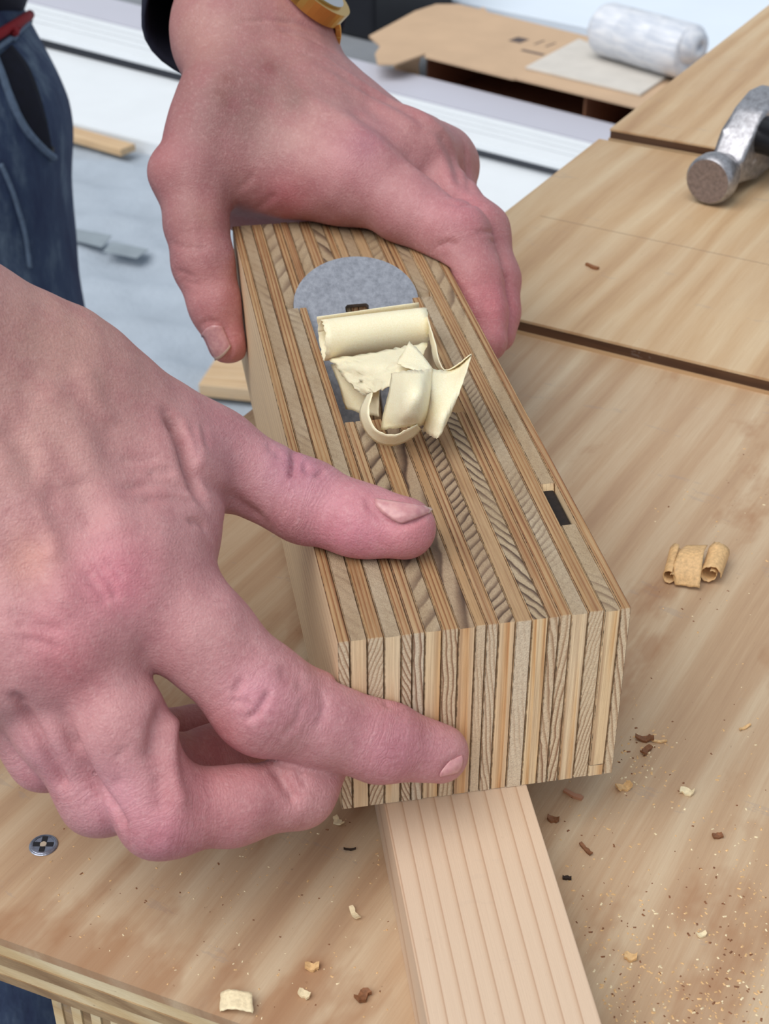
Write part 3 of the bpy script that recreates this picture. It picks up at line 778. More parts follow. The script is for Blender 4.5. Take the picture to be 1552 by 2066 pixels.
strokesL = [
  ([(545, 170), (640, 210), (730, 265), (800, 320), (870, 365)], 4.5, 1.0), ([(620, 130), (720, 190), (800, 235), (850, 265)], 4.0, 1.4), ([(650, 120), (760, 190), (860, 240), (905, 280)], 3.6, 1.2),
  ([(700, 215), (780, 270), (850, 330)], 4.0, -0.8), ([(720, 180), (800, 215), (860, 250)], 3.0, -0.7), ([(868, 270), (895, 330), (915, 385)], 2.6, 1.0), ([(885, 265), (915, 320), (930, 380)], 2.4, -0.8),
  ([(940, 295), (945, 350), (950, 390)], 2.0, -0.7),
  # index joint
  ([(905, 395), (930, 398), (955, 402)], 1.2, -0.5), ([(900, 410), (935, 412), (965, 410)], 1.2, -0.5), ([(960, 470), (985, 468), (1000, 470)], 1.2, -0.5), ([(990, 485), (1005, 490)], 1.0, -0.4),
  ([(880, 500), (905, 490), (925, 495)], 1.6, -0.7), ([(1008, 510), (1022, 570), (1035, 640)], 1.4, -0.8),
  # wrist folds
  ([(560, 60), (620, 75), (680, 110)], 1.3, -0.5), ([(550, 40), (610, 50), (670, 75)], 1.3, -0.5), ([(600, 105), (650, 120), (685, 140)], 1.3, -0.5), ([(480, 45), (540, 40)], 1.2, -0.3),
  # thumb
  ([(480, 385), (500, 365), (515, 350)], 1.6, -0.3), ([(515, 425), (540, 405), (560, 390)], 1.6, -0.35), ([(345, 490), (380, 500), (420, 500)], 1.4, -0.4), ([(390, 450), (395, 510)], 2.2, 0.5),
  ([(355, 545), (395, 560)], 1.2, -0.4), ([(370, 565), (400, 575)], 1.2, -0.3),
  ([(402, 660), (425, 735)], 0.9, -0.35), ([(402, 658), (420, 648), (442, 650)], 0.9, -0.4), ([(445, 650), (468, 700), (455, 735)], 0.9, -0.4),
]
zonesL = zones((172, 118, 114), [  # darker base and back-of-hand patches carry the shade on this hand
  (520, 180, 150, (128, 86, 80), 0.85), (480, 240, 80, (124, 82, 76), 0.55), (560, 60, 100, (184, 130, 120), 0.6), (400, 60, 80, (190, 142, 128), 0.6),
  (620, 270, 90, (200, 152, 140), 0.6), (700, 330, 80, (202, 138, 138), 0.6), (740, 290, 40, (164, 104, 116), 0.5), (940, 420, 55, (186, 112, 118), 0.65), (860, 420, 70, (204, 140, 140), 0.6),
  (1000, 620, 90, (196, 112, 116), 0.7), (330, 320, 45, (180, 112, 110), 0.5), (420, 440, 60, (160, 108, 92), 0.4), (400, 600, 80, (206, 138, 134), 0.7), (450, 700, 60, (214, 136, 130), 0.7), (580, 400, 50, (188, 100, 104), 0.6),
  (445, 190, 18, (120, 66, 58), 0.6), (545, 135, 16, (120, 60, 56), 0.6), (470, 215, 14, (116, 58, 58), 0.5), (600, 205, 26, (112, 74, 66), 0.5), (455, 160, 16, (128, 70, 62), 0.5)])
hR, bvR = build_hand('hand', R, person, M['skin'], zonesR, strokesR)
tag(hR, 'hand with thumb on the plane top and index finger on its end')
hL, bvL = build_hand('hand', Lh, person, M['skin'], zonesL, strokesL)
tag(hL, 'hand gripping the far end of the plane, watch at the wrist')
nail([(738, 1004), (800, 1060), (874, 1031), (868, 1026)], bvR, hR, 0.45, 0.10)
nail([(880, 1568), (905, 1535), (935, 1522), (928, 1556)], bvR, hR, 0.3, 0.08)
nail([(404, 665), (445, 650), (468, 705), (428, 734)], bvL, hL, 0.4, 0.12)

# --- clothes of the person
def sdf_obj(name, fn, lo, hi, h, mat, parent, it=3):
    V, F = polygonise(fn, lo, hi, h, 6); V = relax(V, F, it, 0.5)
    return mesh_obj(name, V, F, mat, parent, True), V, F
def unit(a): return a / np.linalg.norm(a)
wL0, wL1 = A_(506, 60, 606), A_(470, -330, 765); fdL = unit(wL1 - wL0); elL = wL0 + fdL * 255
wR0, wR1 = A_(-240, 790, 356), A_(-590, 400, 400); fdR = unit(wR1 - wR0); elR = wR0 + fdR * 250
pel = A_(-330, 110, 1250); chest = pel + np.array([190, -90, 470.0])
facing = np.array([0.85, -0.53, 0]); leftv = np.array([0.53, 0.85, 0])
shL = chest + leftv * 165 + np.array([0, 0, 40.]); shR = chest - leftv * 165 + np.array([0, 0, 40.])
jacket_m = plain('navy_jacket_cloth', (22, 24, 44), 0.85, 0, 0.35, 0.03, 0.3)
waist = pel + np.array([10, -6, 95.0])
def jacket_fn(P):
    d = sd_cone(P, waist + facing * 20 + leftv * 50, chest + leftv * 70, 122, 120)
    d = smin(d, sd_cone(P, waist + facing * 20 - leftv * 50, chest - leftv * 70, 122, 120), 40)
    for s_, e_, w_ in ((shL, elL, wL0 + fdL * 120), (shR, elR, wR0 + fdR * 140)):
        d = smin(d, sd_cone(P, s_, e_, 78, 58), 40); d = smin(d, sd_cone(P, e_, w_, 57, 47), 25)
    d = smin(d, sd_cone(P, chest + np.array([0, 0, 60.]), chest + np.array([30, -18, 120.]), 80, 66), 40)
    return smax(d, (waist[2] - 70) - P[:, 2], 6)
jp = np.array([waist, chest, shL, shR, elL, elR, wL0 + fdL * 120, wR0 + fdR * 140])
jk, jV, jF = sdf_obj('jacket', jacket_fn, jp.min(0) - 170, jp.max(0) + 170, 9.0, jacket_m, person)
tag(jk, 'dark navy jacket with loose cuff')
def cuff(center, axis, a_w, b_w, side, length, drop, back):
    """open sleeve end: inner and outer wall, hanging low under the wrist."""
    n = 40; rings = []
    dn = unit(np.cross(axis, side))
    if dn[2] > 0: dn = -dn
    V = []; F = []
    prof = [(0.0, 1.0), (0.02, 1.035), (0.3, 1.03), (0.65, 1.02), (1.0, 1.02), (1.0, 0.9), (0.5, 0.95), (0.05, 0.97)]
    for (t, sc) in prof:
        for k in range(n):
            th = 2 * math.pi * k / n; c_, s_ = math.cos(th), math.sin(th)
            low = max(0.0, s_)
            wob = 1 + 0.03 * math.sin(3 * th + 1) + 0.02 * math.sin(5 * th)
            p = center + axis * (length * t - (1 - t) * back * (0.5 + 0.5 * s_)) + side * c_ * a_w * sc * wob + dn * (s_ * b_w * sc * wob + drop * (1 - 0.7 * t))
            V.append(p)
    m_ = len(prof)
    for i in range(m_):
        for k in range(n):
            j = (i + 1) % m_
            F.append([i * n + k, i * n + (k + 1) % n, j * n + (k + 1) % n, j * n + k])
    return V, F
sideL = unit(A_(560, 60, 612) - A_(452, 60, 600))
camr = RC[:, 0]; sideC = unit(camr - fdL * (camr @ fdL))
V, F = cuff(wL0 + fdL * 36 - sideC * 3, fdL, 43, 33, sideC, 110, 6, 12); cu = mesh_obj('cuff', V, F, jacket_m, jk, True)
sideR = unit(wl - wu)
V, F = cuff(wR0 + fdR * 120, fdR, 46, 42, sideR, 60, 4, 6); mesh_obj('cuff', V, F, jacket_m, jk, True)

denim = NT('denim'); v_, vr_, r_, tc_ = denim.coords(False)
n1 = denim.noise(denim.scale(v_, (0.028, 0.028, 0.008)), 1.0, 6, 0.7); n2 = denim.noise(v_, 0.5, 3, 0.8)
cdn = denim.ramp(n1, [(0.32, lin((36, 46, 86))), (0.52, lin((66, 84, 116))), (0.7, lin((126, 146, 166)))])
cdn = denim.mix(denim.math('MULTIPLY', n2, 0.5), cdn, lin((40, 50, 84)))
denim.out(cdn, 0.85); denim.bump(denim.math('ADD', n1, denim.math('MULTIPLY', n2, 0.2)), 0.6, 0.012)
hipL = A_(-118, 250, 1225); hipR = hipL - leftv * 185
kneL = hipL + np.array([62, -30, -400.]); ankL = kneL + np.array([-20, 10, ZF + 60 - kneL[2]]); ankL[2] = ZF + 60
ankR = atz(25, 2035, -720.0); kneR = ankR + np.array([-15, 5, 310.]); ankR[2] = ZF + 60      # the near leg steps up to the bench
def jeans_fn(P):
    d = sd_cone(P, hipL, kneL, 98, 72); d = smin(d, sd_cone(P, kneL, ankL, 72, 60), 20)
    e = sd_cone(P, hipR, kneR, 98, 72); e = smin(e, sd_cone(P, kneR, ankR, 72, 60), 20)
    d = smin(d, e, 12)
    d = smin(d, sd_cone(P, waist + leftv * 55 - np.array([0, 0, 60.]), hipL, 100, 98), 40)
    d = smin(d, sd_cone(P, waist - leftv * 55 - np.array([0, 0, 60.]), hipR, 100, 98), 40)
    d = d + 2.2 * np.sin(P[:, 2] * 0.045 + P[:, 0] * 0.03) * np.sin(P[:, 1] * 0.04 + P[:, 2] * 0.02)
    return smax(smax(d, P[:, 2] - (waist[2] - 5), 6), (ZF + 30) - P[:, 2], 6)
qp = np.array([hipL, hipR, kneL, kneR, ankL, ankR, waist])
jn, V, F = sdf_obj('jeans', jeans_fn, qp.min(0) - 140, qp.max(0) + 140, 9.0, denim.mat, person)
tag(jn, 'worn blue denim jeans with a curved front pocket')
bvJ = BVHTree.FromPolygons([Vector(v) for v in V], [tuple(f) for f in F.tolist()])
def on(bvh, u, v, lift=1.0, d0=1150):
    hit = bvh.ray_cast(Vector(CAM), Vector(ray(u, v)).normalized())
    if hit[0] is None: hit = bvh.find_nearest(Vector(at(u, v, d0)))
    return np.array(hit[0]) + np.array(hit[1]) * lift
def seam(name, pts, r, mat, parent, n=30, lift=1.5):
    P = np.array([on(bvJ, u, v, lift) for u, v in catmull(pts, n)])
    V, F = tube_rings(P, [r] * n, 8); return mesh_obj(name, V, F, mat, parent, True)
edge_m = plain('denim_edge', (104, 122, 146), 0.85, 0, 0.2, 0.2)
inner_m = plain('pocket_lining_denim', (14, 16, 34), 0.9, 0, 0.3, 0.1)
seam('pocket_edge', [(-30, 70), (2, 150), (20, 200), (45, 252), (78, 293), (106, 318)], 3.2, edge_m, jn)
# pocket facing seen inside the opening
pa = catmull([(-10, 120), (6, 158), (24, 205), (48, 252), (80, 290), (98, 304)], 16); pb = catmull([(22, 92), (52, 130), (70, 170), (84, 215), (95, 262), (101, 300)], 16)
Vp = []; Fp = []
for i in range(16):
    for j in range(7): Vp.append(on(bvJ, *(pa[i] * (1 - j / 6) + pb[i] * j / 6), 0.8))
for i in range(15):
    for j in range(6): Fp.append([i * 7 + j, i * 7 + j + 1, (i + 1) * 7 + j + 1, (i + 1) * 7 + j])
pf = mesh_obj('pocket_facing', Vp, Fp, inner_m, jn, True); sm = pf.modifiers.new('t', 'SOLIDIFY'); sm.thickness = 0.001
seam('thigh_seam', [(0, 330), (25, 390), (48, 470), (58, 540)], 2.0, edge_m, jn)
seam('waistband_edge', [(-10, 102), (25, 75), (60, 42), (95, 2)], 2.4, edge_m, jn, lift=1.0)
V, F = tube_rings([on(bvJ, 100, 303, 0.5), on(bvJ, 100, 303, 2.5)], [4.2, 3.6], 14); mesh_obj('rivet', V, F, plain('rivet_dark', (24, 22, 28), 0.4, 0.6), jn, True)
bvK = BVHTree.FromPolygons([Vector(v) for v in jV], [tuple(f) for f in jF.tolist()])
seam('hem_trim', [(-40, 96), (0, 72), (30, 52), (60, 28), (88, -2)], 4.0, plain('red_trim', (150, 22, 34), 0.8), jk, lift=4.0)

# shoes
for an in (ankL, ankR):
    b = bmesh.new()
    bmesh.ops.create_uvsphere(b, u_segments=20, v_segments=12, radius=1.0)
    for v in b.verts:
        q = Vector((v.co.x * 135, v.co.y * 48, max(v.co.z, -0.6) * 55))
        q.z *= 1.0 if q.x < 20 else 0.75
        f_ = facing; s_ = leftv
        w_ = an + f_ * (q.x + 60) + s_ * q.y; v.co = Vector((w_[0], w_[1], ZF + 48 + q.z))
    bm_obj('shoe', b, plain('shoe_leather', (48, 40, 34), 0.6), person, True)
feet = (ankL + ankR) / 2; feet[2] = ZF
person.location = Vector(feet) * MM
for ch in person.children: ch.location = Vector(-feet) * MM

# wristwatch on the far wrist
gold = plain('gold_plate', (214, 172, 92), 0.28, 1.0)
steel = plain('watch_steel', (196, 198, 204), 0.25, 0.9)
sideL = sideC
wc = wL0 - fdL * 1 + sideL * 2.0
wup = unit(np.cross(sideL, fdL)); 
if wup[2] < 0: wup = -wup
watch = empty('wristwatch', wc); tag(watch, 'gold bracelet wristwatch on the wrist at the top of the picture', 'wristwatch')
NLK = 44; aw, bw = 34.0, 23.5
lv = [bmesh.new()]; add_box(lv[0], (-2.1, -6.5, -1.3), (2.1, 6.5, 1.3), 0.5)
lk0 = bm_obj('link', lv[0], gold, watch); first = True
case_k = 5
for k in range(NLK):
    if case_k - 2 <= k <= case_k + 2: continue
    th = 2 * math.pi * k / NLK
    p = sideL * aw * math.cos(th) + wup * bw * math.sin(th)
    t = unit(-sideL * aw * math.sin(th) + wup * bw * math.cos(th)); nrm = unit(np.cross(fdL, t))
    MX = Matrix([[t[i], fdL[i], nrm[i], p[i] * MM] for i in range(3)] + [[0, 0, 0, 1]])
    o_ = lk0 if first else link(lk0.copy(), watch); first = False
    o_.matrix_local = MX
th = 2 * math.pi * case_k / NLK
p = sideL * aw * math.cos(th) + wup * bw * math.sin(th); t = unit(-sideL * aw * math.sin(th) + wup * bw * math.cos(th)); nrm = unit(np.cross(t, fdL))
MX = Matrix([[t[i], fdL[i], nrm[i], p[i] * MM] for i in range(3)] + [[0, 0, 0, 1]])
for nm_, r_, z0, z1, mt in (('case', 16, -2, 5, gold), ('dial', 13.5, 5, 5.6, plain('dial_white', (226, 224, 218), 0.3)), ('back', 12, -3, -2, steel)):
    b = bmesh.new(); bmesh.ops.create_cone(b, cap_ends=True, segments=36, radius1=r_, radius2=r_ * 0.96, depth=z1 - z0, matrix=Matrix.Translation((0, 0, (z0 + z1) / 2)))
    o_ = bm_obj(nm_, b, mt, watch); o_.matrix_local = MX

# ------------------------------------------------------------------ shaving curled out of the throat
ZT = ZS + PH
shv = NT('fresh_shaving'); v_, vr_, r_, tc_ = shv.coords(False)
ns1 = shv.noise(shv.scale(v_, (2.4, 2.4, 2.4)), 1.0, 3, 0.6); ns2 = shv.noise(v_, 0.12, 3)
csv = shv.ramp(ns1, [(0.3, lin((242, 226, 188))), (0.7, lin((250, 240, 212)))])
csv = shv.mix(shv.math('MULTIPLY', shv.math('SUBTRACT', ns2, 0.5), 0.5), csv, lin((232, 202, 146)))
shv.out(csv, 0.42, **{'Subsurface Weight': 0.12, 'Subsurface Scale': 0.002, 'Specular IOR Level': 0.45}); shv.bump(ns1, 0.25, 0.0003)
M['shav'] = shv.mat
def sheet_grid(rows, nu=22, nv=16, jit=0.0, rag=0.14):
    rows = [np.array([atz(*p) for p in r]) for r in rows]
    R1 = [catmull(r, nu) for r in rows]
    G = np.stack([catmull([r[i] for r in R1], nv) for i in range(nu)], 1)      # nv, nu, 3
    G += RNG.normal(0, jit, G.shape)
    for e in (0, -1):
        G[e] += (G[e] - G[1 if e == 0 else -2]) * RNG.uniform(-rag, rag, (nu, 1)); G[:, e] += (G[:, e] - G[:, 1 if e == 0 else -2]) * RNG.uniform(-rag, rag, (nv, 1))
    V = G.reshape(-1, 3).tolist(); F = [[j * nu + i, j * nu + i + 1, (j + 1) * nu + i + 1, (j + 1) * nu + i] for j in range(nv - 1) for i in range(nu - 1)]
    return V, F
def roll_grid(A, B, r0, r1, th0, th1, n=48, m=16, jit=0.05):
    ax = unit(B - A); up_ = np.array([0, 0, 1.]); up_ = unit(up_ - ax * (ax @ up_)); sd_ = np.cross(ax, up_)
    V = []
    for i in range(n):
        t = i / (n - 1); th = th0 + (th1 - th0) * t; r = r0 + (r1 - r0) * t
        for j in range(m):
            s = j / (m - 1); e = (0.6 * math.sin(9 * t) + RNG.normal(0, 0.25)) if j in (0, m - 1) else 0
            V.append(A + (B - A) * s + ax * e + (up_ * math.cos(th) + sd_ * math.sin(th)) * (r * (1 + 0.03 * math.sin(3 * s + 5 * t))))
    F = [[i * m + j, i * m + j + 1, (i + 1) * m + j + 1, (i + 1) * m + j] for i in range(n - 1) for j in range(m - 1)]
    return V, F
def join(parts):
    V = []; F = []
    for v, f in parts:
        k = len(V); V += [np.asarray(p) for p in v]; F += [[i + k for i in q] for q in f]
    return V, F
def shaving(name, parts, mat, label, cat, thick=0.28, group=None):
    V, F = join(parts); c = np.mean(V, 0); c[2] = np.min(np.array(V)[:, 2])
    o_ = mesh_obj(name, np.array(V) - c, F, mat, None, True); o_.location = Vector(c) * MM
    s = o_.modifiers.new('thick', 'SOLIDIFY'); s.thickness = thick * MM; s.offset = 0
    return tag(o_, label, cat, group)
T = ZT
sv = [roll_grid(atz(650, 682, T + 7), atz(857, 655, T + 7), 5.0, 8.8, -1.6, 5.2),
      sheet_grid([[(664, 724, T + 2), (730, 716, T + 6), (800, 703, T + 9), (862, 692, T + 8)], [(680, 742, T + 2), (740, 737, T + 10), (795, 727, T + 13), (850, 716, T + 11)],
                  [(700, 770, T + 2), (745, 767, T + 8), (790, 747, T + 15), (835, 705, T + 17)], [(735, 796, T + 4), (760, 792, T + 9), (792, 772, T + 15), (828, 748, T + 17)]], 22, 18, 0.24, 0.25),
      sheet_grid([[(668, 735, T - 1), (720, 740, T + 4), (770, 750, T + 8)], [(685, 780, T - 5), (730, 790, T - 1), (765, 800, T + 4)], [(698, 825, T - 9), (735, 835, T - 6), (765, 840, T - 2)]], 16, 12, 0.05, 0.15),
      sheet_grid([[(790, 753, T + 17), (820, 748, T + 22), (850, 748, T + 23), (872, 743, T + 20)], [(785, 790, T + 15), (820, 790, T + 23), (850, 790, T + 24), (868, 790, T + 19)],
                  [(775, 830, T + 11), (815, 832, T + 18), (845, 832, T + 18), (862, 832, T + 14)], [(768, 868, T + 5), (810, 862, T + 11), (840, 858, T + 11), (856, 858, T + 8)]], 22, 16, 0.07),
      sheet_grid([[(866, 742, T + 20), (895, 748, T + 18), (925, 738, T + 19), (951, 716, T + 23)], [(864, 785, T + 18), (890, 792, T + 18), (915, 785, T + 19), (938, 762, T + 21)],
                  [(860, 830, T + 13), (880, 838, T + 15), (900, 835, T + 16), (918, 815, T + 17)], [(855, 868, T + 7), (870, 880, T + 9), (886, 882, T + 10), (902, 850, T + 13)]], 22, 16, 0.07),
      sheet_grid([[(742, 796, T + 12), (726, 830, T + 7), (735, 866, T + 4), (760, 892, T + 3), (795, 899, T + 3), (828, 886, T + 5), (850, 866, T + 8)],
                  [(752, 792, T + 15), (744, 830, T + 12), (754, 860, T + 10), (772, 874, T + 9), (798, 877, T + 9), (822, 866, T + 11), (842, 856, T + 12)]], 34, 6, 0.04),
      sheet_grid([[(826, 690, T + 20), (846, 708, T + 20), (873, 744, T + 20)], [(800, 733, T + 19), (822, 744, T + 20), (852, 751, T + 21)]], 12, 8, 0.1),
      sheet_grid([[(862, 640, T + 12), (878, 690, T + 13), (886, 725, T + 16), (898, 746, T + 18), (920, 738, T + 20), (951, 714, T + 24)], [(862, 655, T + 5), (870, 700, T + 7), (878, 735, T + 10), (895, 752, T + 13), (922, 746, T + 15), (948, 722, T + 18)]], 34, 6, 0.04)]
shaving('wood_shaving', sv, M['shav'], 'large fresh cream shaving curled out of the plane throat', 'wood shaving')

dry = plain('dry_shaving', (218, 178, 126), 0.55, 0, 0.2, 0.9, 0.2)
brown = plain('brown_chip', (128, 84, 54), 0.7, 0, 0.3, 0.9, 0.2)
pale = plain('pale_chip', (232, 214, 176), 0.55, 0, 0.15, 0.9, 0.2)
# double curl lying on the bench to the right
pA, pB = atz(1372, 1172, 5), atz(1398, 1108, 6)
q = [sheet_grid([[(1362, 1180, 1), (1358, 1150, 5), (1368, 1118, 8), (1385, 1100, 6)], [(1412, 1186, 1.5), (1416, 1150, 6), (1420, 1115, 9), (1428, 1100, 6)]], 20, 10, 0.04),
     roll_grid(atz(1352, 1165, 3.0), atz(1366, 1112, 4.5), 1.4, 2.8, 0, 6.5, 26, 8), roll_grid(atz(1432, 1160, 4.0), atz(1448, 1112, 5), 1.8, 4.0, 0, 8.0, 34, 8)]
shaving('wood_shaving', q, dry, 'small tan shaving with rolled ends on bench right of the plane', 'wood shaving')
q = [sheet_grid([[(446, 2002, 0.8), (470, 1996, 2.6), (508, 2003, 2.6)], [(443, 2040, 0.6), (470, 2036, 2.2), (512, 2044, 1.8)]], 14, 8, 0.05)]
shaving('wood_shaving', q, pale, 'small pale square shaving near the front edge of the bench', 'wood shaving')
def chip(u, v, L, w, t, ang, mat, label, curl=0.0):
    c = atz(u, v, 0.0 if v > 780 else Z2); n = 6; Vc = []; Fc = []
    for i in range(n):
        a = i / (n - 1) - 0.5; hw = w / 2 * (1 - 0.5 * abs(a)) * prng.uniform(0.75, 1.15); zc = curl * (a * 2) ** 2 + 0.05; sk = prng.uniform(-0.2, 0.2) * w
        Vc += [(a * L, -hw + sk, zc), (a * L, hw + sk, zc), (a * L, hw + sk, zc + t), (a * L, -hw + sk, zc + t)]
    for i in range(n - 1):
        for k in range(4): Fc.append([4 * i + k, 4 * i + (k + 1) % 4, 4 * i + 4 + (k + 1) % 4, 4 * i + 4 + k])
    Fc += [[3, 2, 1, 0], [4 * n - 4, 4 * n - 3, 4 * n - 2, 4 * n - 1]]
    b = bmesh.new(); vs_ = [b.verts.new(p_) for p_ in Vc]
    for f in Fc: b.faces.new([vs_[k] for k in f])
    o_ = bm_obj('wood_chip', b, mat, None); o_.location = Vector(c) * MM; o_.rotation_euler = (0, 0, ang)
    return tag(o_, label, 'wood chip')
chip(1156, 1606, 6.0, 1.7, 0.9, -0.1, plain('chip_pink', (178, 128, 100), 0.7), 'flat pinkish splinter on bench just right of the pine strip')
chip(1257, 1592, 4.6, 3.0, 0.7, 0.9, dry, 'curled orange-tan chip on bench below the plane corner', 1.6)
chip(1300, 1494, 5.5, 2.2, 0.8, 0.4, brown, 'dark brown flake beside the lower right corner of the plane', 1.2)
chip(1304, 1518, 4.0, 2.0, 0.8, 1.4, brown, 'brown crumb below the dark flake beside the plane', 0.9)
chip(1330, 1498, 4.6, 1.1, 0.5, 0.5, dry, 'thin tan sliver pointing away from the plane corner', 0.5)
chip(1116, 1655, 3.4, 2.0, 0.9, 0.3, brown, 'small brown chip right of the pine strip edge', 0.5)
chip(1386, 1600, 4.0, 2.8, 0.6, 0.2, pale, 'pale yellowish flake on bench right of the curled chip', 0.8)
chip(1144, 1774, 2.4, 1.3, 0.7, 0.4, plain('speck_black', (44, 30, 24), 0.8), 'tiny black crumb beside the pine strip')
chip(1448, 1690, 2.8, 1.9, 0.7, 0.7, brown, 'small brown crumb far right on the bench', 0.4)
chip(1182, 1716, 4.8, 1.2, 0.6, -0.5, brown, 'thin brown splinter right of the pine strip', 0.6)
chip(1194, 540, 7.5, 2.2, 1.2, -0.3, plain('chip_rust', (140, 92, 58), 0.8), 'rusty brown chip on the bench panel beyond the plane')
chip(1503, 1470, 4.4, 1.0, 0.5, 1.0, dry, 'thin tan sliver near the right edge of the picture', 0.5)
chip(1272, 1934, 3.2, 2.4, 0.8, 0.3, dry, 'rounded tan crumb among sawdust by the pine strip', 0.5)
chip(1416, 1888, 2.6, 1.6, 0.6, 0.8, pale, 'pale crumb among sawdust lower right', 0.4)
chip(732, 2012, 4.0, 2.6, 1.2, 1.2, brown, 'dark brown crumb on bench left of the pine strip', 0.5)
chip(716, 1846, 4.4, 1.6, 0.5, -0.7, pale, 'pale curled sliver on bench left of the pine strip', 0.9)
chip(706, 1715, 3.4, 0.7, 0.4, 0.5, plain('splinter_black', (52, 38, 28), 0.8), 'thin black splinter under the plane corner', 0.5)
chip(682, 1660, 3.4, 2.0, 0.6, -0.4, pale, 'pale chip on bench below the curled finger', 0.7)
chip(630, 1954, 3.6, 2.2, 0.8, 0.5, dry, 'orange-tan crumb on bench left of the pine strip', 0.7)
chip(614, 2010, 3.2, 2.2, 0.7, 0.2, pale, 'pale crumb beside the orange-tan crumb', 0.7)
# fine sawdust: nobody could count it
V = []; F = []; fm = []
def dust(u, v, s):
    c = atz(u, v, 0.0)
    k = len(V); a = RNG.uniform(0, 6.28); l = s * RNG.uniform(0.7, 2.2)
    ca, sa = math.cos(a), math.sin(a)
    for (x_, y_, z_) in ((-l, -s, 0.02), (l, -s * 0.6, 0.02), (l * 0.7, s, 0.02), (-l * 0.8, s * 0.7, 0.02), (0, 0, s * RNG.uniform(0.5, 1.3))):
        V.append(c + np.array([x_ * ca - y_ * sa, x_ * sa + y_ * ca, z_]))
    for f in ((0, 1, 4), (1, 2, 4), (2, 3, 4), (3, 0, 4), (3, 2, 1, 0)):
        F.append([i + k for i in f])
    fm.extend([int(RNG.choice([0, 0, 0, 1, 2]))] * 5)
def right_of_strip(u, v): return u > 1063 + (v - 1586) * 0.322 + 12
for k in range(700):
    u, v = RNG.uniform(1090, 1548), 2066 - abs(RNG.normal(0, 190))
    if v > 1400 and right_of_strip(u, v): dust(u, v, RNG.uniform(0.12, 0.34))
for k in range(160):
    u, v = RNG.uniform(1130, 1548), RNG.uniform(900, 1750)
    if u > 1300 or v > 1600: dust(u, v, RNG.uniform(0.12, 0.36))
for k in range(240):
    u, v = RNG.uniform(60, 800), RNG.uniform(1650, 2060)
    if v < 1880 + u * 0.36: dust(u, v, RNG.uniform(0.10, 0.28))
for k in range(90):
    dust(RNG.normal(1285, 38), RNG.normal(1520, 34), RNG.uniform(0.12, 0.4)) if True else None
sd_o = mesh_obj('sawdust', V, F, None, None, False, [dry, pale, brown], fm); tag(sd_o, 'fine sawdust scattered over the bench top', 'sawdust', kind='stuff')

# ------------------------------------------------------------------ claw hammer
fwd = np.array([-math.sin(YAW), math.cos(YAW), 0]); rgt = np.array([math.cos(YAW), math.sin(YAW), 0])
hz = Z2
fc = atz(1428, 366, hz + 13.6)
hax = unit(fwd * 0.80 + rgt * 0.60); hsd = unit(rgt * 0.80 - fwd * 0.60)
hm_m = NT('hammer_steel'); v_, vr_, r_, tc_ = hm_m.coords()
nh = hm_m.noise(v_, 0.35, 5, 0.7)
hm_m.out(hm_m.ramp(nh, [(0.3, lin((132, 130, 134))), (0.7, lin((190, 190, 196)))]), 0.36, Metallic=0.75); hm_m.bump(nh, 0.15, 0.0006)
face_m = plain('hammer_face', (136, 122, 118), 0.5, 0.5, 0.25, 0.5, 0.2)
ham = empty('claw_hammer', (fc[0], fc[1], hz), math.atan2(hax[1], hax[0])); tag(ham, 'steel claw hammer with black handle lying on the bench panel', 'hammer')
def lathe(prof, n=36, c=(0, 0, 13.6)):
    V = []; F = []
    for (x_, r) in prof:
        for k in range(n):
            th = 2 * math.pi * k / n; V.append((c[0] + x_, c[1] + r * math.cos(th), c[2] + r * math.sin(th)))
    for i in range(len(prof) - 1):
        for k in range(n): F.append([i * n + k, (i + 1) * n + k, (i + 1) * n + (k + 1) % n, i * n + (k + 1) % n])
    return V, F
V, F = lathe([(0.0, 11.6), (1.6, 13.0), (4, 13.4), (9, 13.2), (13, 12.0), (17, 9.4), (22, 8.6), (30, 8.8), (38, 9.6)]); mesh_obj('poll', V, F, hm_m.mat, ham, True)
V, F = lathe([(0.3, 0.01), (0.1, 6), (0.0, 11.6)]); mesh_obj('striking_face', V, F, face_m, ham, True)
b = bmesh.new(); add_prism(b, [(20, 7), (20, 20), (30, 31), (42, 41), (58, 46), (74, 45), (74, 8), (60, 3), (44, 4)], -9, 9, 'xz'); bmesh.ops.bevel(b, geom=list(b.edges), offset=3.0, segments=3, profile=0.5, affect='EDGES'); bm_obj('cheek', b, hm_m.mat, ham, True)
for s_ in (-1, 1):
    path = catmull([(62, 0, 13.6 + s_ * 4), (85, -4, 13.6 + s_ * 6), (110, -16, 13.6 + s_ * 8), (130, -34, 13.6 + s_ * 9)], 12)
    V, F = tube_rings(path, list(np.linspace(8, 2.2, 12)), 12, 0.5); mesh_obj('claw', V, F, hm_m.mat, ham, True)
blk = plain('black_rubber', (22, 22, 26), 0.35, 0, 0.2, 0.3)
path = [(43, 8, 29), (43, -8.5, 28.5), (43, -9, 28.5), (43, -60, 26), (43, -180, 19), (43, -300, 14)]
V, F = tube_rings(path, [8.0, 9.5, 10.5, 10.5, 12.8, 13.2], 18, 0.95); mesh_obj('handle', V, F, blk, ham, True)

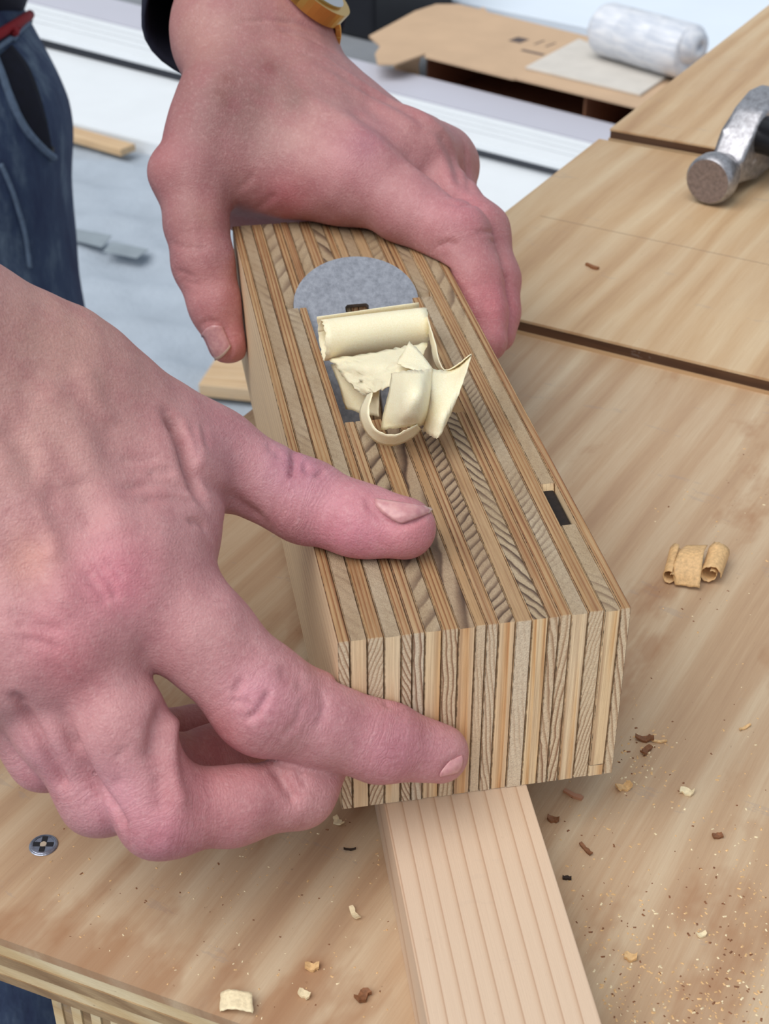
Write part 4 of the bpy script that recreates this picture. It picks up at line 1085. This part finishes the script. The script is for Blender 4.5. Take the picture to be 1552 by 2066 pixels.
# ------------------------------------------------------------------ things on the floor
white = plain('white_paint', (244, 246, 248), 0.4, 0, 0.02, 0.01)
BR = math.radians(4.8)
def fbox(name, u0, v0, L, Wd, H, mat, label, cat, z0=0.0, rot=BR, side=1, bev=1.5, group=None, parts=None):
    """box on the floor whose near left (side=1) or near right (side=-1) top corner stands under the pixel."""
    c = atz(u0, v0, ZF + z0 + H)
    e = empty(name, (c[0], c[1], ZF + z0), rot); b = bmesh.new()
    add_box(b, (0 if side > 0 else -L, 0, 0), (L if side > 0 else 0, Wd, H), bev)
    bm_obj('board', b, mat, e)
    tag(e, label, cat, group); return e
c0 = 0
def at_y(u, v, y):
    r = ray(u, v); return CAM + (y - CAM[1]) / r[1] * r
HA = 40.0
def pline(y0, x): return y0 + 0.25 * (x - 300)
qa, qb = atz(300, 152, ZF + HA), atz(900, 302, ZF + HA)
BR = math.atan2(qb[1] - qa[1], qb[0] - qa[0])
nA = np.array([-math.sin(BR), math.cos(BR), 0])
def at_pl(u, v, p, n):
    r = ray(u, v); return CAM + ((p - CAM) @ n) / (r @ n) * r
HBd = at_pl(300, 121, qa, nA)[2] - ZF                      # height of the raised boards
white = plain('white_paint', (226, 230, 234), 0.4, 0, 0.02, 0.01)
grey_w = plain('grey_white_tone', (190, 190, 202), 0.5, 0, 0.03, 0.004)  # greyer tone for the board at the back
core_m = plain('board_core_shade', (120, 122, 130), 0.8)  # core toned dark to put shade into the slat gaps
def strip_poly(y0, y1, z): return [atz(-60, pline(y0, -60), ZF + z)[:2], atz(1500, pline(y0, 1500), ZF + z)[:2], atz(1500, pline(y1, 1500), ZF + z)[:2], atz(-60, pline(y1, -60), ZF + z)[:2]]
def floor_board(bands, H, th, mat, label, core=None):
    c = np.mean(strip_poly(bands[0][0], bands[-1][1], H), 0); e = empty('painted_board', (c[0], c[1], ZF))
    for (y0, y1) in bands:
        b = bmesh.new(); add_prism(b, [tuple(np.array(p_) - c) for p_ in strip_poly(y0, y1, H)], H - th, H, 'xy'); bmesh.ops.bevel(b, geom=list(b.edges), offset=2, segments=2, affect='EDGES'); bm_obj('board' if len(bands) == 1 else 'slat', b, mat, e)
    if core:
        b = bmesh.new(); add_prism(b, [tuple(np.array(p_) - c) for p_ in strip_poly(core[0], core[1], H)], 0, H - th, 'xy'); bm_obj('core', b, core_m, e)
    return tag(e, label, 'board')
floor_board([(286, 148)], HA, HA, white, 'wide low white board at the front of the row on the floor')
floor_board([(121, 101), (98, 89), (86, 78), (75, 65)], HBd, 16, white, 'raised white slatted board in the middle of the row on the floor', (108, 66))
floor_board([(63.5, 15)], HBd - 3, HBd - 3, grey_w, 'greyish board at the back of the row on the floor')
ca0, ca1 = atz(300, 14, ZF + HBd), atz(900, 164, ZF + HBd)
BR2 = math.atan2(ca1[1] - ca0[1], ca1[0] - ca0[0]); ax_ = np.array([math.cos(BR2), math.sin(BR2), 0]); ay_ = np.array([-math.sin(BR2), math.cos(BR2), 0])
def at_off(u, v, off): return at_pl(u, v, ca0 + ay_ * off, ay_)
fc_ = 0.0
fbox('lumber_offcut', 243, 302, 900, 46, 16, M['plank'], 'tan lumber offcut lying before the white boards', 'lumber', c0 + 24, rot=BR, side=-1)
fbox('plank', 400, 775, 420, 95, 22, M['plank'], 'tan plank on the drop cloth beside the gripping thumb', 'plank', c0 + 18, rot=0.30)
tape_m = plain('grey_tape', (136, 146, 154), 0.6, 0, 0.1, 0.02)
for i, (quad, lab) in enumerate((([(150, 462), (226, 476), (206, 500), (138, 482)], 'grey tape strip on the drop cloth nearer the jeans'), ([(226, 488), (300, 504), (276, 522), (208, 508)], 'grey tape strip on the drop cloth nearer the thumb'))):
    P = [atz(u, v, ZF + 30) for u, v in quad]; c = np.mean(P, 0)
    b = bmesh.new(); add_prism(b, [tuple((p_ - c)[:2]) for p_ in P], 0, 1.2, 'xy'); o_ = bm_obj('tape_strip', b, tape_m); o_.location = Vector(c) * MM; tag(o_, lab, 'tape')

# cardboard carton, open towards the boards
card = plain('cardboard', (194, 164, 134), 0.8, 0, 0.06, 0.01)
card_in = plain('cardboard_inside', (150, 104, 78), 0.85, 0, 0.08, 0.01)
ZB = c0
HB = at_off(900, 121, fc_ + 25)[2] - ZF
cf = at_off(840, 112, fc_ + 25)
box_e = empty('cardboard_box', (cf[0], cf[1], ZF + ZB), BR2); tag(box_e, 'flat brown cardboard box lying open behind the white boards', 'box')
LB = 760; DB = (atz(980, 38, ZF + HB) - cf) @ ay_
print('box', HB, DB)
def bpart(nm, lo, hi, mat): 
    b = bmesh.new(); add_box(b, lo, hi, 1.0); return bm_obj(nm, b, mat, box_e)
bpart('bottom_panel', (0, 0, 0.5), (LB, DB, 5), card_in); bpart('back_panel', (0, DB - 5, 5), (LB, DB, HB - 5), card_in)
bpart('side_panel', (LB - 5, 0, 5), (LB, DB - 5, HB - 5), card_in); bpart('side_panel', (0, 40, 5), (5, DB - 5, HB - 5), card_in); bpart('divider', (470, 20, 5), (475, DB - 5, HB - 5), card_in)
def bx(u, v):
    q_ = atz(u, v, ZF + HB) - cf; return (q_ @ ax_, q_ @ ay_)
b = bmesh.new()
add_prism(b, [bx(857, 113), (20, 12), bx(800, 128), bx(762, 128), bx(757, 108), bx(768, 92), bx(745, 72), bx(790, 48), bx(838, 22), bx(880, 8), bx(925, 8), bx(968, 18), bx(975, 14), bx(985, 24), (LB + 5, DB), (LB + 5, -6), (300, -6), (295, -12), (60, -8)], HB - 5, HB, 'xy')
top_p = bm_obj('top_panel', b, card, box_e)
b = bmesh.new(); add_prism(b, [(-75, 0), (8, 0), (0, HB - 30), (8, HB - 6), (-75, HB - 6)], 6, 11, 'xz'); bm_obj('flap', b, card, box_e)
ink = plain('printed_ink', (86, 74, 72), 0.8)
for (u0, v0, u1, v1) in ((1026, 70, 1068, 82), (1080, 78, 1096, 90), (1100, 82, 1122, 94), (1050, 98, 1100, 102)):
    (x0, y0), (x1, y1) = bx(u0, v1), bx(u1, v0 + (u1 - u0) * 0.24)
    b = bmesh.new(); add_box(b, (min(x0, x1), min(y0, y1), HB), (max(x0, x1), max(y0, y1) + 1, HB + 0.6)); bm_obj('printed_mark', b, ink, top_p)
# grey sheet lying on the carton
zt = ZF + ZB + HB
P = [atz(u, v, zt + 6) for u, v in ((1060, 135), (1168, 78), (1352, 150), (1292, 190))]; c = np.mean(P, 0); c[2] = zt + 0.6
b = bmesh.new(); add_prism(b, [tuple((p_ - c)[:2]) for p_ in P], 0, 6, 'xy'); bmesh.ops.bevel(b, geom=list(b.edges), offset=1.0, segments=1, affect='EDGES')
o_ = bm_obj('fibre_sheet', b, plain('pale_fibre', (204, 198, 190), 0.8, 0, 0.05, 0.02)); o_.location = Vector(c) * MM; tag(o_, 'pale grey sheet lying on top of the cardboard box', 'sheet')
# wrapped roll on the sheet
wrap = NT('plastic_wrap'); v_, vr_, r_, tc_ = wrap.coords(); nw = wrap.noise(wrap.scale(v_, (0.02, 0.08, 0.08)), 1.0, 4)
wrap.out(wrap.ramp(nw, [(0.35, lin((196, 202, 214))), (0.65, lin((224, 226, 232)))]), 0.3); wrap.bump(nw, 0.3, 0.006)
RA, RB_ = atz(1228, 62, zt + 66), atz(1392, 108, zt + 66)
RA[2] = RB_[2] = zt + 6.8 + 62
rax = unit(RB_ - RA); Lr = np.linalg.norm(RB_ - RA)
re_ = empty('wrapped_roll', (RA[0], RA[1], zt + 6.8), math.atan2(rax[1], rax[0])); tag(re_, 'white roll in crinkled clear plastic lying on the grey sheet', 'roll')
pr = [(-34, 8), (-30, 40), (-12, 58), (0, 61), (Lr * 0.24, 61), (Lr * 0.26, 58.5), (Lr * 0.28, 61), (Lr * 0.62, 61.5), (Lr * 0.65, 58.5), (Lr * 0.68, 61.5), (Lr, 61), (Lr + 4, 56), (Lr + 4, 22), (Lr - 30, 20)]
V, F = lathe(pr, 40, (0, 0, 62)); F.append(list(range(40))); mesh_obj('roll', V, F, wrap.mat, re_, True)
V, F = lathe([(Lr - 30, 19), (Lr + 6, 19), (Lr + 6, 16), (Lr - 29, 15)], 24, (0, 0, 62)); mesh_obj('core', V, F, plain('core_card', (96, 52, 44), 0.9), re_, True)
V, F = lathe([(Lr + 4, 44), (Lr + 26, 30), (Lr + 30, 12), (Lr + 16, 6)], 16, (0, 0, 80)); mesh_obj('wrap_tail', V, F, wrap.mat, re_, True)
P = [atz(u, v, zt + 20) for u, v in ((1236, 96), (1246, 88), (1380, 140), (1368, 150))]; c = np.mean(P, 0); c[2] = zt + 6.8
b = bmesh.new(); add_prism(b, [tuple((p_ - c)[:2]) for p_ in P], 0, 14, 'xy'); o_ = bm_obj('shadow_strip', b, plain('shadow_strip', (22, 22, 28), 0.6)); o_.location = Vector(c) * MM; tag(o_, 'thin dark strip added for the shade along the wrapped roll', 'shade strip')  # dark strip stands in for the shade under the roll
# black crate, white sheet and dark cloth further off
dk = plain('black_plastic', (20, 22, 30), 0.45, 0, 0.2, 0.01)
ca_, cb_ = atz(160, 14, ZF + 190), atz(812, 62, ZF + 8)
e = empty('black_crate', (cb_[0] - 715, cb_[1] + 10, ZF + c0), BR2); tag(e, 'black plastic crate on the floor behind the white boards', 'crate')
b = bmesh.new(); add_box(b, (0, 0, 0), (700, 360, 230), 12); bm_obj('body', b, dk, e)
b = bmesh.new(); add_box(b, (-10, -10, 230), (710, 370, 262), 8); bm_obj('lid', b, dk, e)
b = bmesh.new(); add_box(b, (300, -18, 180), (400, -2, 222), 4); bm_obj('latch', b, plain('latch_grey', (70, 72, 80), 0.5), e)
p = atz(1180, 40, ZF + 40)
e = empty('foam_sheet', (p[0] - 560, p[1] + 60, ZF + c0), BR - 0.03); tag(e, 'large white foam sheet lying flat beyond the cardboard box', 'sheet')
b = bmesh.new(); add_box(b, (0, 0, 0), (3200, 2600, 30), 3); bm_obj('board', b, plain('white_blue', (222, 232, 244), 0.45, 0, 0.03, 0.003), e)
